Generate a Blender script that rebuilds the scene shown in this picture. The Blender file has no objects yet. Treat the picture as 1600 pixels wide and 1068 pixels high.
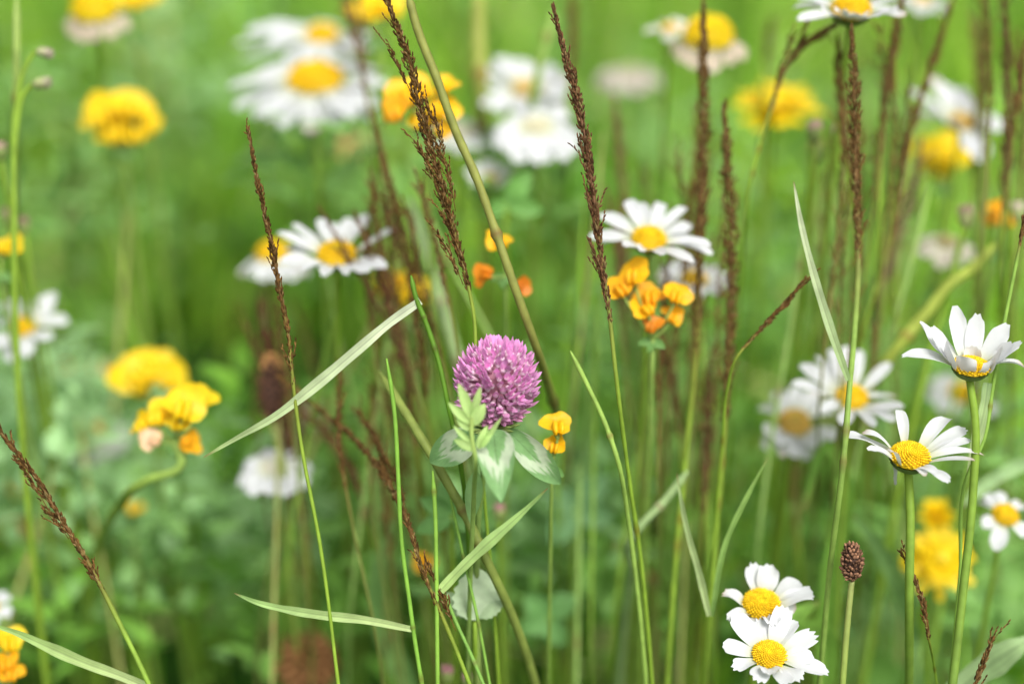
import bpy, math, random
import numpy as np
from mathutils import Vector, noise

SC = bpy.context.scene
random.seed(7)
RNG = np.random.default_rng(11)
R = math.radians

# ------------------------------------------------------------------ camera
PITCH, LENS, CAMZ, FOCUS = R(27.0), 55.0, 0.56, 0.42
cam_d = bpy.data.cameras.new('camera')
cam = bpy.data.objects.new('camera', cam_d)
SC.collection.objects.link(cam)
cam.location = (0, 0, CAMZ)
cam.rotation_euler = (R(90) - PITCH, 0, 0)
cam_d.lens = LENS
cam_d.sensor_width = 36
cam_d.clip_start = 0.01
cam_d.clip_end = 500
cam_d.dof.use_dof = True
cam_d.dof.focus_distance = FOCUS
cam_d.dof.aperture_fstop = 3.3
SC.camera = cam

# ------------------------------------------------------------------ light (bright overcast day)
SUN_EL, SUN_AZ = R(58), R(150)          # azimuth counted from +Y clockwise
w = bpy.data.worlds.new('World')
SC.world = w
w.use_nodes = True
nt = w.node_tree
nt.nodes.clear()
sky = nt.nodes.new('ShaderNodeTexSky')
sky.sky_type = 'NISHITA'
sky.sun_disc = False
sky.sun_elevation = SUN_EL
sky.sun_rotation = SUN_AZ
sky.dust_density = 4.0
hs = nt.nodes.new('ShaderNodeHueSaturation')
hs.inputs['Saturation'].default_value = 0.12      # cloud cover: a nearly white sky
bg = nt.nodes.new('ShaderNodeBackground')
bg.inputs['Strength'].default_value = 0.15
out = nt.nodes.new('ShaderNodeOutputWorld')
nt.links.new(sky.outputs[0], hs.inputs['Color'])
nt.links.new(hs.outputs[0], bg.inputs['Color'])
nt.links.new(bg.outputs[0], out.inputs[0])
sun_d = bpy.data.lights.new('sun', 'SUN')
sun_d.energy = 2.0
sun_d.angle = R(24)
sun_d.color = (1.0, 0.96, 0.90)
sun = bpy.data.objects.new('sun', sun_d)
SC.collection.objects.link(sun)
sdir = Vector((math.sin(SUN_AZ) * math.cos(SUN_EL), math.cos(SUN_AZ) * math.cos(SUN_EL), math.sin(SUN_EL)))
sun.rotation_euler = sdir.to_track_quat('Z', 'Y').to_euler()
sun.location = sdir * 5

vs = SC.view_settings
vs.view_transform = 'Standard'
vs.look = 'None'
vs.gamma = 1
vs.exposure = 0.47
cy = SC.cycles
cy.max_bounces = 8
cy.diffuse_bounces = 4
cy.transmission_bounces = 5
cy.glossy_bounces = 2
cy.use_denoising = True
cy.caustics_reflective = False
cy.caustics_refractive = False

# ------------------------------------------------------------------ pixel -> point in the meadow
K = 36.0 / LENS / 1600.0
FWD = np.array([0, math.cos(PITCH), -math.sin(PITCH)])
UPV = np.array([0, math.sin(PITCH), math.cos(PITCH)])
RGT = np.array([1.0, 0, 0])
CAM = np.array([0, 0, CAMZ])


def P(x, y, d):
    return CAM + FWD * d + RGT * ((x - 800) * K * d) + UPV * ((534 - y) * K * d)


def proj(p):
    q = np.asarray(p) - CAM
    d = q @ FWD
    return 800 + (q @ RGT) / (K * d), 534 - (q @ UPV) / (K * d), d


def nrm(v):
    v = np.asarray(v, float)
    return v / (np.linalg.norm(v) + 1e-12)


# ------------------------------------------------------------------ materials
def plant_mat(name, translucent=0.3, rough=0.55, noise_scale=300, noise_amt=0.25, spec=0.3, bump=0.0, bump_scale=900):
    m = bpy.data.materials.new(name)
    m.use_nodes = True
    t = m.node_tree
    t.nodes.clear()
    o = t.nodes.new('ShaderNodeOutputMaterial')
    a = t.nodes.new('ShaderNodeAttribute')
    a.attribute_name = 'Col'
    tc = t.nodes.new('ShaderNodeTexCoord')
    nz = t.nodes.new('ShaderNodeTexNoise')
    nz.inputs['Scale'].default_value = noise_scale
    nz.inputs['Detail'].default_value = 3
    t.links.new(tc.outputs['Object'], nz.inputs['Vector'])
    mr = t.nodes.new('ShaderNodeMapRange')
    mr.inputs['To Min'].default_value = 1 - noise_amt
    mr.inputs['To Max'].default_value = 1 + noise_amt
    mr.inputs['From Min'].default_value = 0.3
    mr.inputs['From Max'].default_value = 0.7
    t.links.new(nz.outputs['Fac'], mr.inputs['Value'])
    mx = t.nodes.new('ShaderNodeVectorMath')
    mx.operation = 'SCALE'
    t.links.new(a.outputs['Color'], mx.inputs[0])
    t.links.new(mr.outputs[0], mx.inputs['Scale'])
    b = t.nodes.new('ShaderNodeBsdfPrincipled')
    b.inputs['Roughness'].default_value = rough
    b.inputs['Specular IOR Level'].default_value = spec
    t.links.new(mx.outputs[0], b.inputs['Base Color'])
    if bump:
        n2 = t.nodes.new('ShaderNodeTexNoise')
        n2.inputs['Scale'].default_value = bump_scale
        t.links.new(tc.outputs['Object'], n2.inputs['Vector'])
        bp = t.nodes.new('ShaderNodeBump')
        bp.inputs['Strength'].default_value = bump
        bp.inputs['Distance'].default_value = 0.0004
        t.links.new(n2.outputs['Fac'], bp.inputs['Height'])
        t.links.new(bp.outputs[0], b.inputs['Normal'])
    if translucent:
        tr = t.nodes.new('ShaderNodeBsdfTranslucent')
        t.links.new(mx.outputs[0], tr.inputs['Color'])
        ms = t.nodes.new('ShaderNodeMixShader')
        ms.inputs[0].default_value = translucent
        t.links.new(b.outputs[0], ms.inputs[1])
        t.links.new(tr.outputs[0], ms.inputs[2])
        t.links.new(ms.outputs[0], o.inputs[0])
    else:
        t.links.new(b.outputs[0], o.inputs[0])
    return m


M = dict(
    petal=plant_mat('petal', 0.30, 0.6, 250, 0.04, 0.25, 0.15, 700),
    disc=plant_mat('flower_disc', 0.1, 0.6, 600, 0.18, 0.2),
    yellow=plant_mat('yellow_petal', 0.3, 0.45, 250, 0.10, 0.3),
    pink=plant_mat('clover_floret', 0.3, 0.5, 500, 0.14, 0.3),
    stem=plant_mat('stem', 0.15, 0.5, 220, 0.18, 0.2, 0.2, 600),
    leaf=plant_mat('leaf', 0.34, 0.5, 260, 0.14, 0.22, 0.25, 500),
    blade=plant_mat('grass_blade', 0.36, 0.45, 180, 0.14, 0.22, 0.2, 700),
    seed=plant_mat('seed_head', 0.12, 0.7, 700, 0.35, 0.08),
    field=plant_mat('meadow_grass', 0.45, 0.45, 60, 0.15, 0.2),
)

WHITE = (0.70, 0.715, 0.725)
FADED = (0.62, 0.52, 0.40)
YEL = (0.86, 0.57, 0.014)
TYEL = (0.90, 0.66, 0.012)
TORA = (0.90, 0.47, 0.012)
GSTEM = (0.24, 0.38, 0.04)
YSTEM = (0.27, 0.32, 0.055)
DSTEM = (0.08, 0.20, 0.04)
BROWN = (0.125, 0.066, 0.020)
PALE = (0.54, 0.66, 0.30)
GLEAF = (0.17, 0.34, 0.09)
BLEAF = (0.16, 0.33, 0.13)


# ------------------------------------------------------------------ mesh builder
class MB:
    def __init__(self):
        self.v, self.f, self.c = [], [], []

    def add(self, v, f, c):
        o = len(self.v)
        v = [tuple(x) for x in v]
        self.v += v
        self.f += [tuple(i + o for i in q) for q in f]
        if len(c) == 3 and not hasattr(c[0], '__len__'):
            self.c += [tuple(c)] * len(v)
        else:
            self.c += [tuple(x) for x in c]

    def grid(self, pts, c):        # pts: rows of points
        n, m = len(pts), len(pts[0])
        v = [p for r in pts for p in r]
        f = [(i * m + j, i * m + j + 1, (i + 1) * m + j + 1, (i + 1) * m + j) for i in range(n - 1) for j in range(m - 1)]
        if len(c) == n and hasattr(c[0], '__len__'):
            if hasattr(c[0][0], '__len__'):
                c = [x for r in c for x in r]
            else:
                c = [x for x in c for _ in range(m)]
        self.add(v, f, c)

    def tube(self, pts, rad, c, sides=8, cap=True):
        pts = [np.asarray(p, float) for p in pts]
        n = len(pts)
        if not hasattr(rad, '__len__'):
            rad = [rad] * n
        rows = []
        ref = None
        for i in range(n):
            t = nrm(pts[min(i + 1, n - 1)] - pts[max(i - 1, 0)])
            if ref is None:
                ref = np.array([0.31, 0.95, 0.1]) if abs(t[1]) < 0.9 else np.array([1.0, 0, 0])
            a = nrm(ref - t * (ref @ t))
            ref = a
            b = np.cross(t, a)
            rows.append([pts[i] + rad[i] * (a * math.cos(2 * math.pi * k / sides) + b * math.sin(2 * math.pi * k / sides)) for k in range(sides)])
        v = [p for r in rows for p in r]
        f = [(i * sides + k, i * sides + (k + 1) % sides, (i + 1) * sides + (k + 1) % sides, (i + 1) * sides + k) for i in range(n - 1) for k in range(sides)]
        if cap:
            f += [tuple(range(sides - 1, -1, -1)), tuple((n - 1) * sides + k for k in range(sides))]
        if len(c) == n and hasattr(c[0], '__len__'):
            c = [x for x in c for _ in range(sides)]
        self.add(v, f, c)

    def spindle(self, a, b, r, c, sides=5, prof=((0, .15), (.25, .85), (.55, 1), (.82, .6), (1, .04)), c2=None):
        a = np.asarray(a); b = np.asarray(b)
        pts = [a + (b - a) * t for t, _ in prof]
        if c2 is not None:
            c = [tuple(np.array(c) * (1 - t) + np.array(c2) * t) for t, _ in prof]
        self.tube(pts, [r * q for _, q in prof], c, sides)

    def ellipsoid(self, C, ax, c, nu=12, nv=8):
        C = np.asarray(C)
        A = [np.asarray(x) for x in ax]
        rows = []
        for i in range(nv + 1):
            th = math.pi * i / nv
            rows.append([C + A[2] * math.cos(th) + (A[0] * math.cos(2 * math.pi * k / nu) + A[1] * math.sin(2 * math.pi * k / nu)) * math.sin(th) for k in range(nu)])
        v = [p for r in rows for p in r]
        f = [(i * nu + k, (i + 1) * nu + k, (i + 1) * nu + (k + 1) % nu, i * nu + (k + 1) % nu) for i in range(nv) for k in range(nu)]
        self.add(v, f, c)


def make_mesh(name, v, f, c):
    me = bpy.data.meshes.new(name)
    me.from_pydata(v, [], f)
    at = me.color_attributes.new('Col', 'FLOAT_COLOR', 'POINT')
    arr = np.ones((len(v), 4), np.float32)
    arr[:, :3] = np.asarray(c, np.float32)
    at.data.foreach_set('color', arr.ravel())
    me.polygons.foreach_set('use_smooth', [True] * len(me.polygons))
    me.update()
    return me


def root_of(o):
    while o.parent:
        o = o.parent
    return o


def obj(name, mb, mat, parent=None, label=None):
    v = np.array(mb.v, float)
    if parent is not None:
        v = v - np.array(root_of(parent).location)
    me = make_mesh(name, v.tolist(), mb.f, mb.c)
    me.materials.append(M[mat])
    o = bpy.data.objects.new(name, me)
    SC.collection.objects.link(o)
    if parent is not None:
        o.parent = parent
    if label:
        o['label'] = label
    return o


def thing(name, label, cat, loc, group=None):
    o = bpy.data.objects.new(name, None)
    SC.collection.objects.link(o)
    o.empty_display_size = 0.01
    o.location = tuple(loc)
    o['label'] = label
    o['category'] = cat
    if group:
        o['group'] = group
    return o


def smooth(pts, n=6):
    pts = [np.asarray(p, float) for p in pts]
    if len(pts) < 3:
        if len(pts) == 2:
            return [pts[0] + (pts[1] - pts[0]) * t for t in np.linspace(0, 1, n + 1)]
        return pts
    seg = [np.linalg.norm(pts[i + 1] - pts[i]) + 1e-9 for i in range(len(pts) - 1)]
    tan = []
    for i in range(len(pts)):
        if i == 0:
            tan.append((pts[1] - pts[0]) / seg[0])
        elif i == len(pts) - 1:
            tan.append((pts[-1] - pts[-2]) / seg[-1])
        else:
            tan.append(nrm((pts[i] - pts[i - 1]) / seg[i - 1] * seg[i] + (pts[i + 1] - pts[i]) / seg[i] * seg[i - 1]))
    o = []
    for i in range(len(pts) - 1):
        for k in range(n):
            t = k / n
            o.append((2 * t ** 3 - 3 * t * t + 1) * pts[i] + (t ** 3 - 2 * t * t + t) * seg[i] * tan[i] + (3 * t * t - 2 * t ** 3) * pts[i + 1] + (t ** 3 - t * t) * seg[i] * tan[i + 1])
    o.append(pts[-1])
    return o


def PX(q, d):
    return P(q[0], q[1], q[2] if len(q) > 2 else d)


def to_ground(pts, lean=0.35):
    """carry a stem given from the top down on to the soil in a soft bend"""
    a, b = pts[-2], pts[-1]
    d = nrm(b - a)
    if b[2] < 0.012:
        return pts
    d = nrm(d * lean + np.array([0, 0, -1.0]) * (1 - lean))
    if d[2] > -0.5:
        d = nrm(np.array([d[0], d[1], -0.8]))
    end = b + d * (b[2] / -d[2])
    end[2] = 0
    mid = b * 0.5 + end * 0.5 + (nrm(b - a) - d) * 0.06 * np.linalg.norm(end - b)
    return list(pts) + [mid, end]


def auto_stem(top, side=0.0, back=0.0):
    h = top[2]
    return [top, top + np.array([side * 0.02, 0.004, -h * 0.25]), top + np.array([side * 0.06, back * 0.5, -h * 0.6]), np.array([top[0] + side * 0.1, top[1] + back, 0.0])]


def stem_mesh(pts, r, c, c2=None, taper=1.25, sides=8):
    s = smooth(pts, 7)
    n = len(s)
    mb = MB()
    cols = [tuple(np.array(c) * (1 - i / (n - 1)) + np.array(c2 if c2 else c) * (i / (n - 1))) for i in range(n)]
    mb.tube(s, [r * (1 + (taper - 1) * i / (n - 1)) for i in range(n)], cols, sides)
    return mb


# ------------------------------------------------------------------ petals and leaves
def strap(mb, base, tip, side, N, W, arch, cup=0.18, c=WHITE, nl=10, nw=7, tipr=0.16, notch=0.03, basew=0.42, maxt=0.55, pointed=False, ridge=0.06, tipcol=None, wave=0.0, mark=None, basecol=None, tooth=0.0):
    base = np.asarray(base, float); tip = np.asarray(tip, float)
    L = np.linalg.norm(tip - base)
    ctl = (base + tip) / 2 + np.asarray(N) * arch * L * 2
    rows, cols = [], []
    ph = random.random() * 6
    for i in range(nl + 1):
        u = i / nl
        rr, cc = [], []
        for j in range(nw):
            x = -1 + 2 * j / (nw - 1)
            t = u
            if not pointed:
                t = u * (1 - tipr * abs(x) ** 2.4 * u ** 3) - notch * (0.5 + 0.5 * math.cos(x * 3 * math.pi + ph * .2)) * u ** 8
            p = (1 - t) ** 2 * base + 2 * t * (1 - t) * ctl + t * t * tip
            tg = nrm(2 * (1 - t) * (ctl - base) + 2 * t * (tip - ctl))
            sd = nrm(side - tg * (side @ tg))
            nn = np.cross(sd, tg)
            if nn @ N < 0:
                nn = -nn
            if pointed:
                wd = W * (math.sin(math.pi * min(1, u ** 0.85)) ** 0.8 * 0.97 + 0.03 * (1 - u)) * (1 + tooth * math.sin(44 * u))
            else:
                wd = W * (basew + (1 - basew) * math.sin(0.5 * math.pi * min(1, u / maxt))) * (1 - 0.22 * max(0, (u - maxt) / (1 - maxt)) ** 2)
            rr.append(p + sd * x * wd + nn * (cup * x * x * wd + ridge * wd * math.cos(3 * math.pi * x) + wave * wd * math.sin(5 * u + ph) * x))
            k = np.array(c, float)
            if basecol is not None:
                k = k * min(1, u * 3) + np.array(basecol) * (1 - min(1, u * 3))
            if tipcol is not None:
                k = k * (1 - u ** 6) + np.array(tipcol) * u ** 6
            if mark is not None:
                f = mark(u, x)
                k = k * (1 - .12 * max(0, math.sin(75 * (u - .28 * abs(x)))) ** 6 - .25 * math.exp(-(x / .05) ** 2) + random.uniform(-.03, .03))
                k = k * (1 - f) + np.array([0.62, 0.70, 0.52]) * f
            cc.append(tuple(k))
        rows.append(rr)
        cols.append(cc)
    mb.grid(rows, cols)


def leaf_px(mb, b, t, W, d, c, arch=0.06, cup=0.2, twist=0.0, **kw):
    """a leaf from pixel b to pixel t (third number: depth), W half width in pixels, turned towards the viewer"""
    B, T = PX(b, d), PX(t, d)
    view = nrm((B + T) / 2 - CAM)
    ax = nrm(T - B)
    side = nrm(np.cross(ax, view))
    N = np.cross(side, ax)
    if N @ view > 0:
        N = -N
    side = side * math.cos(twist) + N * math.sin(twist)
    strap(mb, B, T, side, N, W * K * d, arch, cup, c, pointed=True, ridge=0.0, **kw)


# ------------------------------------------------------------------ daisy
def disc_mesh(C, N, r, h, n=260, col=YEL):
    mb = MB()
    N = nrm(N)
    a = nrm(np.cross(N, [0.3, 0.9, 0.2])); b = np.cross(N, a)
    rows = []
    for i in range(7):
        th = 0.5 * math.pi * i / 6
        rows.append([C + N * (h * 0.92 * math.cos(th) - (h * .25 if i == 0 else 0)) + (a * math.cos(2 * math.pi * k / 20) + b * math.sin(2 * math.pi * k / 20)) * r * 0.96 * max(0.02, math.sin(th)) for k in range(21)])
    mb.grid(rows, tuple(np.array(col) * 0.8))
    for i in range(n):
        q = math.sqrt((i + .5) / n)
        an = i * 2.39996
        hh = h * (math.sqrt(max(0, 1 - q * q)) - 0.22 * math.exp(-(q / 0.28) ** 2))
        p = C + N * hh + (a * math.cos(an) + b * math.sin(an)) * r * q
        out_ = nrm(N * 0.8 + (a * math.cos(an) + b * math.sin(an)) * q * 0.9)
        s = r * 0.062 * (0.8 + 0.4 * random.random())
        k = np.array(col) * (0.85 + 0.3 * random.random())
        if q < 0.3:
            k = k * np.array([0.86, 1.04, 1.0])
        mb.spindle(p - out_ * s, p + out_ * s * 1.5, s, tuple(k), 5, ((0, .8), (.5, 1), (.8, .8), (1, .2)))
    return mb


def bract_cup(C, N, r, h, dark=True):
    mb = MB()
    a = nrm(np.cross(N, [0.3, 0.9, 0.2])); b = np.cross(N, a)
    rows, cols = [], []
    for i in range(6):
        th = 0.5 * math.pi * i / 5
        rows.append([C - N * (h * math.cos(th)) + (a * math.cos(2 * math.pi * k / 18) + b * math.sin(2 * math.pi * k / 18)) * r * max(0.08, math.sin(th)) for k in range(19)])
        cols.append((0.16, 0.24, 0.06))
    mb.grid(rows, cols)
    for i in range(22):
        an = 2 * math.pi * (i + .5 * random.random()) / 22
        rad = a * math.cos(an) + b * math.sin(an)
        tan = -a * math.sin(an) + b * math.cos(an)
        lo = C - N * h * (0.85 if i % 2 else 0.5) + rad * r * (0.5 if i % 2 else 0.85)
        hi = C + rad * r * 1.06 + N * h * 0.12
        strap(mb, lo, hi, tan, rad, r * 0.16, 0.08, 0.1, (0.17, 0.25, 0.07), 4, 3, pointed=True, ridge=0, tipcol=(0.09, 0.06, 0.03))
    return mb


DAISIES = 'daisies flowering across the meadow'


def daisy(cx, cy, d, r, L, label, tips=None, n=18, elev=0.0, jit=8, tilt=10, lean=0, W=None, stem=None, col=WHITE, arch=0.05, skip=(), dome=0.55, seed=0, side=0.0, back=0.03, disccol=YEL, stemr=6.5, notch=0.03, stemcol=GSTEM, lenj=0.1):
    random.seed(1000 + seed + int(cx * 7 + cy * 13))
    k = K * d
    C = P(cx, cy, d)
    N = nrm([math.sin(R(lean)), -math.sin(R(tilt)), math.cos(R(tilt))])
    rr, LL = r * k, L * k
    h = rr * dome
    if W is None:
        W = L * 0.125
    base = C - N * h * 0.35
    cupb = base - N * rr * 0.55
    if stem:
        sp = [cupb] + [PX(q, d) for q in stem]
        sp = to_ground(sp)
    else:
        sp = auto_stem(cupb, side, back)
    root = thing('oxeye_daisy', label, 'daisy', sp[-1], DAISIES)
    obj('stem', stem_mesh(sp, stemr * K * d / 2 * 1.0, stemcol, (0.14, 0.24, 0.05)), 'stem', root)
    obj('bract_cup', bract_cup(base, N, rr * 0.98, rr * 0.62), 'stem', root)
    obj('flower_disc', disc_mesh(base + N * h * 0.1, N, rr, h * 1.25, 260 if d < 0.46 else 130, disccol), 'disc', root)
    a = nrm(np.cross(N, FWD)); a = a if a @ RGT > 0 else -a
    b = nrm(np.cross(N, a)); b = b if b @ FWD > 0 else -b      # b: away from the viewer
    specs = []
    if tips:
        for q in tips:
            off = np.array([q[0] - cx, cy - q[1]]) * k
            o2 = float(off @ off)
            if len(q) > 2 and q[2] is not None:
                dz = q[2] * k
            else:
                dz = math.sqrt(max(0, LL * LL - o2)) * (1 if off[1] > -0.12 * LL else -1)
            T = C + RGT * off[0] + UPV * off[1] + FWD * dz
            rel = T - C
            pr = rel - N * (rel @ N)
            an = math.atan2(pr @ b, pr @ a)
            w_ = q[3] if len(q) > 3 and q[3] else 1.0
            ar = q[4] if len(q) > 4 else arch
            specs.append((an, T, w_ * .80, ar))
    else:
        for i in range(n):
            if i in skip:
                continue
            an = 2 * math.pi * (i + random.uniform(-.3, .3)) / n
            e = R(elev + random.uniform(-jit, jit))
            l = LL * random.uniform(1 - lenj, 1 + lenj * .5)
            rad = a * math.cos(an) + b * math.sin(an)
            specs.append((an, base + rad * rr * .85 + (rad * math.cos(e) + N * math.sin(e)) * (l - rr * .8), random.uniform(.85, 1.1), arch + random.uniform(-.04, .05)))
    for i, (an, T, w_, ar) in enumerate(specs):
        rad = a * math.cos(an) + b * math.sin(an)
        tan = -a * math.sin(an) + b * math.cos(an)
        B = base + rad * rr * 0.86 + N * (rr * .04 * (i % 2))
        mb = MB()
        kc = np.array(col) * random.uniform(.97, 1.02)
        tan = nrm(tan + N * random.uniform(-.25, .25))
        strap(mb, B, T, tan, N, W * k * w_ * random.uniform(.9, 1.1), ar * random.uniform(.4, 1.7), random.uniform(.05, .55), kc, notch=notch * random.uniform(.4, 2.6), wave=random.uniform(-.3, .3), tipr=random.uniform(.08, .2), basecol=(0.62, 0.66, 0.42), tipcol=(.50, .40, .30) if random.random() < .14 else None)
        obj('petal', mb, 'petal', root)
    return root


daisy(1422, 712, .42, 31, 112, 'sharp white daisy with curled uneven petals and full yellow disc beneath the cupped daisy',
      [(1326, 679), (1345, 699, -40, .8), (1371, 700, -70, .9), (1414, 642, 45, .85), (1502, 657, 55), (1521, 671, 30), (1521, 688, 10, .8), (1539, 711, 0, .55), (1514, 716, -40, .8), (1429, 739, -62, .8), (1464, 748, -70, .85), (1404, 760, 25, .7, 0.0), (1445, 735, -60, .8), (1352, 678, 30, .7)],
      tilt=6, stem=[(1422, 790), (1421, 900), (1420, 1090, .44)], W=14, arch=.13, stemr=13, dome=.55)
daisy(1517, 572, .42, 29, 105, 'white cup-shaped daisy with raised petals on the tall stem at the right edge',
      [(1408, 557, 10, .95, .10), (1438, 501, 5, 1, -.06), (1464, 507, 30, 1.1, -.08), (1502, 474, 35, 1.2, -.06), (1537, 487, 30, 1.15, -.06), (1582, 504, 20, 1.15, -.06), (1594, 532, -10, .9, -.04), (1603, 575, 0, .9, .12), (1474, 532, -25, 1.3, -.2), (1498, 556, -36, 1.3, -.2), (1558, 540, -30, 1.3, -.2), (1578, 534, -15, 1.2, -.14), (1540, 560, -38, 1.1, -.2), (1452, 522, -10, 1.1, -.12), (1525, 540, 10, 1.1, -.1)],
      tilt=3, stem=[(1524, 660), (1521, 760), (1503, 940), (1486, 1090)], W=17, stemr=12, dome=.3)
daisy(1190, 944, .435, 30, 88, 'white daisy with sparse bent petals, just behind the lowest sharp daisy',
      [(1126, 929, 0, 1), (1131, 962, -40, .8), (1181, 881, 30, 1.2, .02), (1208, 884, 30, 1.3, .02), (1255, 912, 20, 1.3), (1273, 928, 0, 1.2), (1246, 948, 5, 1), (1201, 968, -60, .95), (1160, 965, -60, .7)],
      tilt=14, W=17, stemr=12, dome=.55, side=-.05, notch=.07, arch=.12)
daisy(1202, 1022, .42, 27, 92, 'lowest sharp white daisy with broad petals and golden disc at the bottom edge',
      [(1150, 964, 35, 1.3), (1192, 972, 50, 1.1), (1236, 953, 50, 1.25), (1253, 976, 45, 1.1), (1282, 992, 20, 1.3), (1291, 1047, -25, 1.2), (1274, 1030, 0, 1.1), (1129, 1008, 10, 1.1), (1140, 1040, -20, .9), (1196, 1040, -65, 1.3), (1222, 1054, -65, 1.1), (1171, 1052, -60, 1.2), (1245, 1053, -50, 1.1), (1216, 968, 60, 1.1)],
      tilt=12, W=16, stem=[(1194, 1075), (1190, 1120)], stemr=14, dome=.5, notch=.07, arch=.03)
daisy(1331, 620, .482, 26, 96, 'soft white daisy with raised fan of petals just above the curled-petal daisy',
      [(1253, 570), (1236, 597), (1310, 545), (1333, 540), (1356, 546), (1401, 565), (1414, 622), (1396, 634), (1300, 660), (1270, 640), (1345, 662), (1380, 655), (1285, 556)],
      tilt=12, W=14, stem=[(1318, 780, .49), (1308, 960, .5), (1300, 1090, .51)], stemr=9)
daisy(1242, 660, .515, 26, 78, 'blurred white daisy with drooping petals overlapping its sharper neighbour at right',
      [(1185, 672), (1193, 640), (1220, 612), (1255, 604), (1290, 610), (1308, 640), (1188, 700), (1212, 712), (1232, 712), (1270, 700), (1300, 680), (1205, 690), (1250, 715)],
      tilt=20, W=17, disccol=(.8, .55, .12), stemr=9)
daisy(1014, 373, .465, 28, 100, 'white daisy with spread petals directly above the orange trefoil cluster',
      [(920, 366), (936, 332), (985, 306), (1007, 309), (1041, 310), (1077, 318), (1090, 346), (1116, 398), (1078, 414), (1027, 404), (995, 399), (968, 390), (940, 380), (1095, 372), (1108, 385)],
      tilt=14, W=14, dome=.5, stemr=9, side=.05)
daisy(1085, 436, .515, 20, 58, 'half-hidden blurred white daisy below and behind the spread daisy', n=13, elev=4, tilt=6, W=13, side=.1, stemr=8, seed=2)
daisy(526, 397, .485, 31, 96, 'soft white daisy with open fan of petals left of the leaning panicles',
      [(432, 362), (452, 346), (492, 336), (515, 342), (540, 334), (572, 331), (618, 356), (608, 420), (583, 428), (550, 434), (515, 436), (483, 428), (445, 412), (436, 388)],
      tilt=10, W=14.5, dome=.5, stem=[(528, 520, .50), (535, 700, .53), (545, 900, .57)], stemr=9)
daisy(428, 398, .56, 28, 62, 'blurred white daisy with drooping petals half hidden behind the open fan daisy', n=15, elev=-38, tilt=-14, W=15, dome=.8, seed=3)
daisy(492, 122, .575, 44, 128, 'largest blurred white daisy with wide flat petals near the top edge', [(356, 138), (364, 172), (392, 104), (425, 84), (602, 106), (609, 142), (592, 178), (560, 198), (446, 208, -45), (492, 216, -45), (532, 210, -45), (398, 188, -20), (455, 78), (492, 80), (532, 78), (568, 86), (584, 194, -20), (375, 120), (425, 196, -50)],
      tilt=12, W=22, dome=.42, stem=[(497, 260), (510, 420, .62), (520, 600, .64)], stemr=10)
daisy(503, 54, .60, 26, 100, 'white daisy peeping over the largest blurred daisy near the top edge', [(362, 70), (384, 50), (408, 36), (440, 26), (478, 16), (520, 20), (556, 44), (590, 66), (596, 84), (372, 96), (400, 84), (570, 96), (430, 82), (455, 108, -50), (488, 112, -60), (520, 108, -55), (548, 100, -40)], tilt=10, W=17, seed=4)
daisy(822, 138, .585, 22, 78, 'blurred white daisy with pale centre between the thick stem and dark panicle', n=14, elev=6, tilt=20, W=16, disccol=(.8, .6, .25), jit=14, seed=5)
daisy(838, 196, .55, 20, 76, 'blurred white daisy with hanging petals under the pale-centred daisy', n=16, elev=-24, tilt=14, W=17, dome=.3, disccol=(.75, .7, .5), seed=6)
daisy(716, 206, .60, 18, 66, 'blurred flat white daisy partly behind the thick yellow-green stem', n=12, elev=-8, tilt=0, W=13, disccol=(.75, .7, .5), seed=7)
daisy(765, 282, .56, 13, 42, 'small blurred whitish daisy below the hanging-petal daisy', n=11, elev=30, tilt=12, W=11, seed=8, col=(.68, .70, .66))
daisy(1106, 56, .545, 40, 66, 'withered daisy with big yellow dome and beige drooping petals at the top', n=13, elev=-42, tilt=6, W=14, col=FADED, dome=.75, skip=(6,), seed=9, disccol=TYEL)
daisy(1046, 44, .56, 12, 44, 'white petal tuft of a small daisy left of the withered yellow dome', n=7, elev=0, tilt=4, W=12, seed=19, col=(.75, .72, .66))
daisy(1330, 14, .47, 32, 94, 'white daisy behind crossing brown panicles at the top right',
      [(1244, 6), (1241, 36), (1270, 30), (1290, 36), (1420, 18), (1405, 36), (1357, 42), (1330, 44), (1300, -30), (1330, -40), (1370, -32), (1410, -6), (1255, -14), (1385, 28), (1310, 42)],
      tilt=12, W=14, stemr=9)
daisy(1440, 0, .60, 14, 44, 'blurred white daisy cut off by the top edge at right', n=10, elev=-10, tilt=0, W=13, seed=10)
daisy(1503, 190, .555, 20, 96, 'blurred white daisy with wide ragged petals above the yellow blossom at right',
      [(1418, 140), (1462, 112), (1490, 122), (1517, 126), (1550, 152), (1592, 196), (1522, 258, -40, 1.3), (1508, 250, -50, 1.1), (1440, 165), (1468, 196, -40), (1560, 205, -20), (1536, 140), (1448, 188)],
      tilt=14, W=18, disccol=(.8, .55, .15))
daisy(1478, 378, .55, 16, 50, 'faded whitish daisy with beige buds left of the orange petals', n=12, elev=-30, tilt=4, W=12, col=(.72, .66, .56), disccol=(.5, .42, .2), seed=11)
daisy(1506, 614, .57, 24, 56, 'blurred white daisy directly behind the stem of the cupped daisy', n=15, elev=-6, tilt=8, W=13, seed=12)
daisy(1571, 804, .475, 21, 56, 'soft white daisy with few long petals near the lower right edge',
      [(1549, 858, -20, 1.3), (1532, 822, -10, 1.1), (1540, 790), (1552, 776), (1575, 770), (1610, 790), (1606, 830, -20, 1.1), (1590, 836, -30)], tilt=18, W=13, stemr=8)
daisy(36, 510, .53, 20, 74, 'blurred white daisy with broad petals at the left edge',
      [(80, 456), (62, 466), (98, 500), (92, 530), (-8, 470), (-20, 500), (26, 566, -30, 1.3), (0, 550), (60, 558)], tilt=16, W=18)
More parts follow.
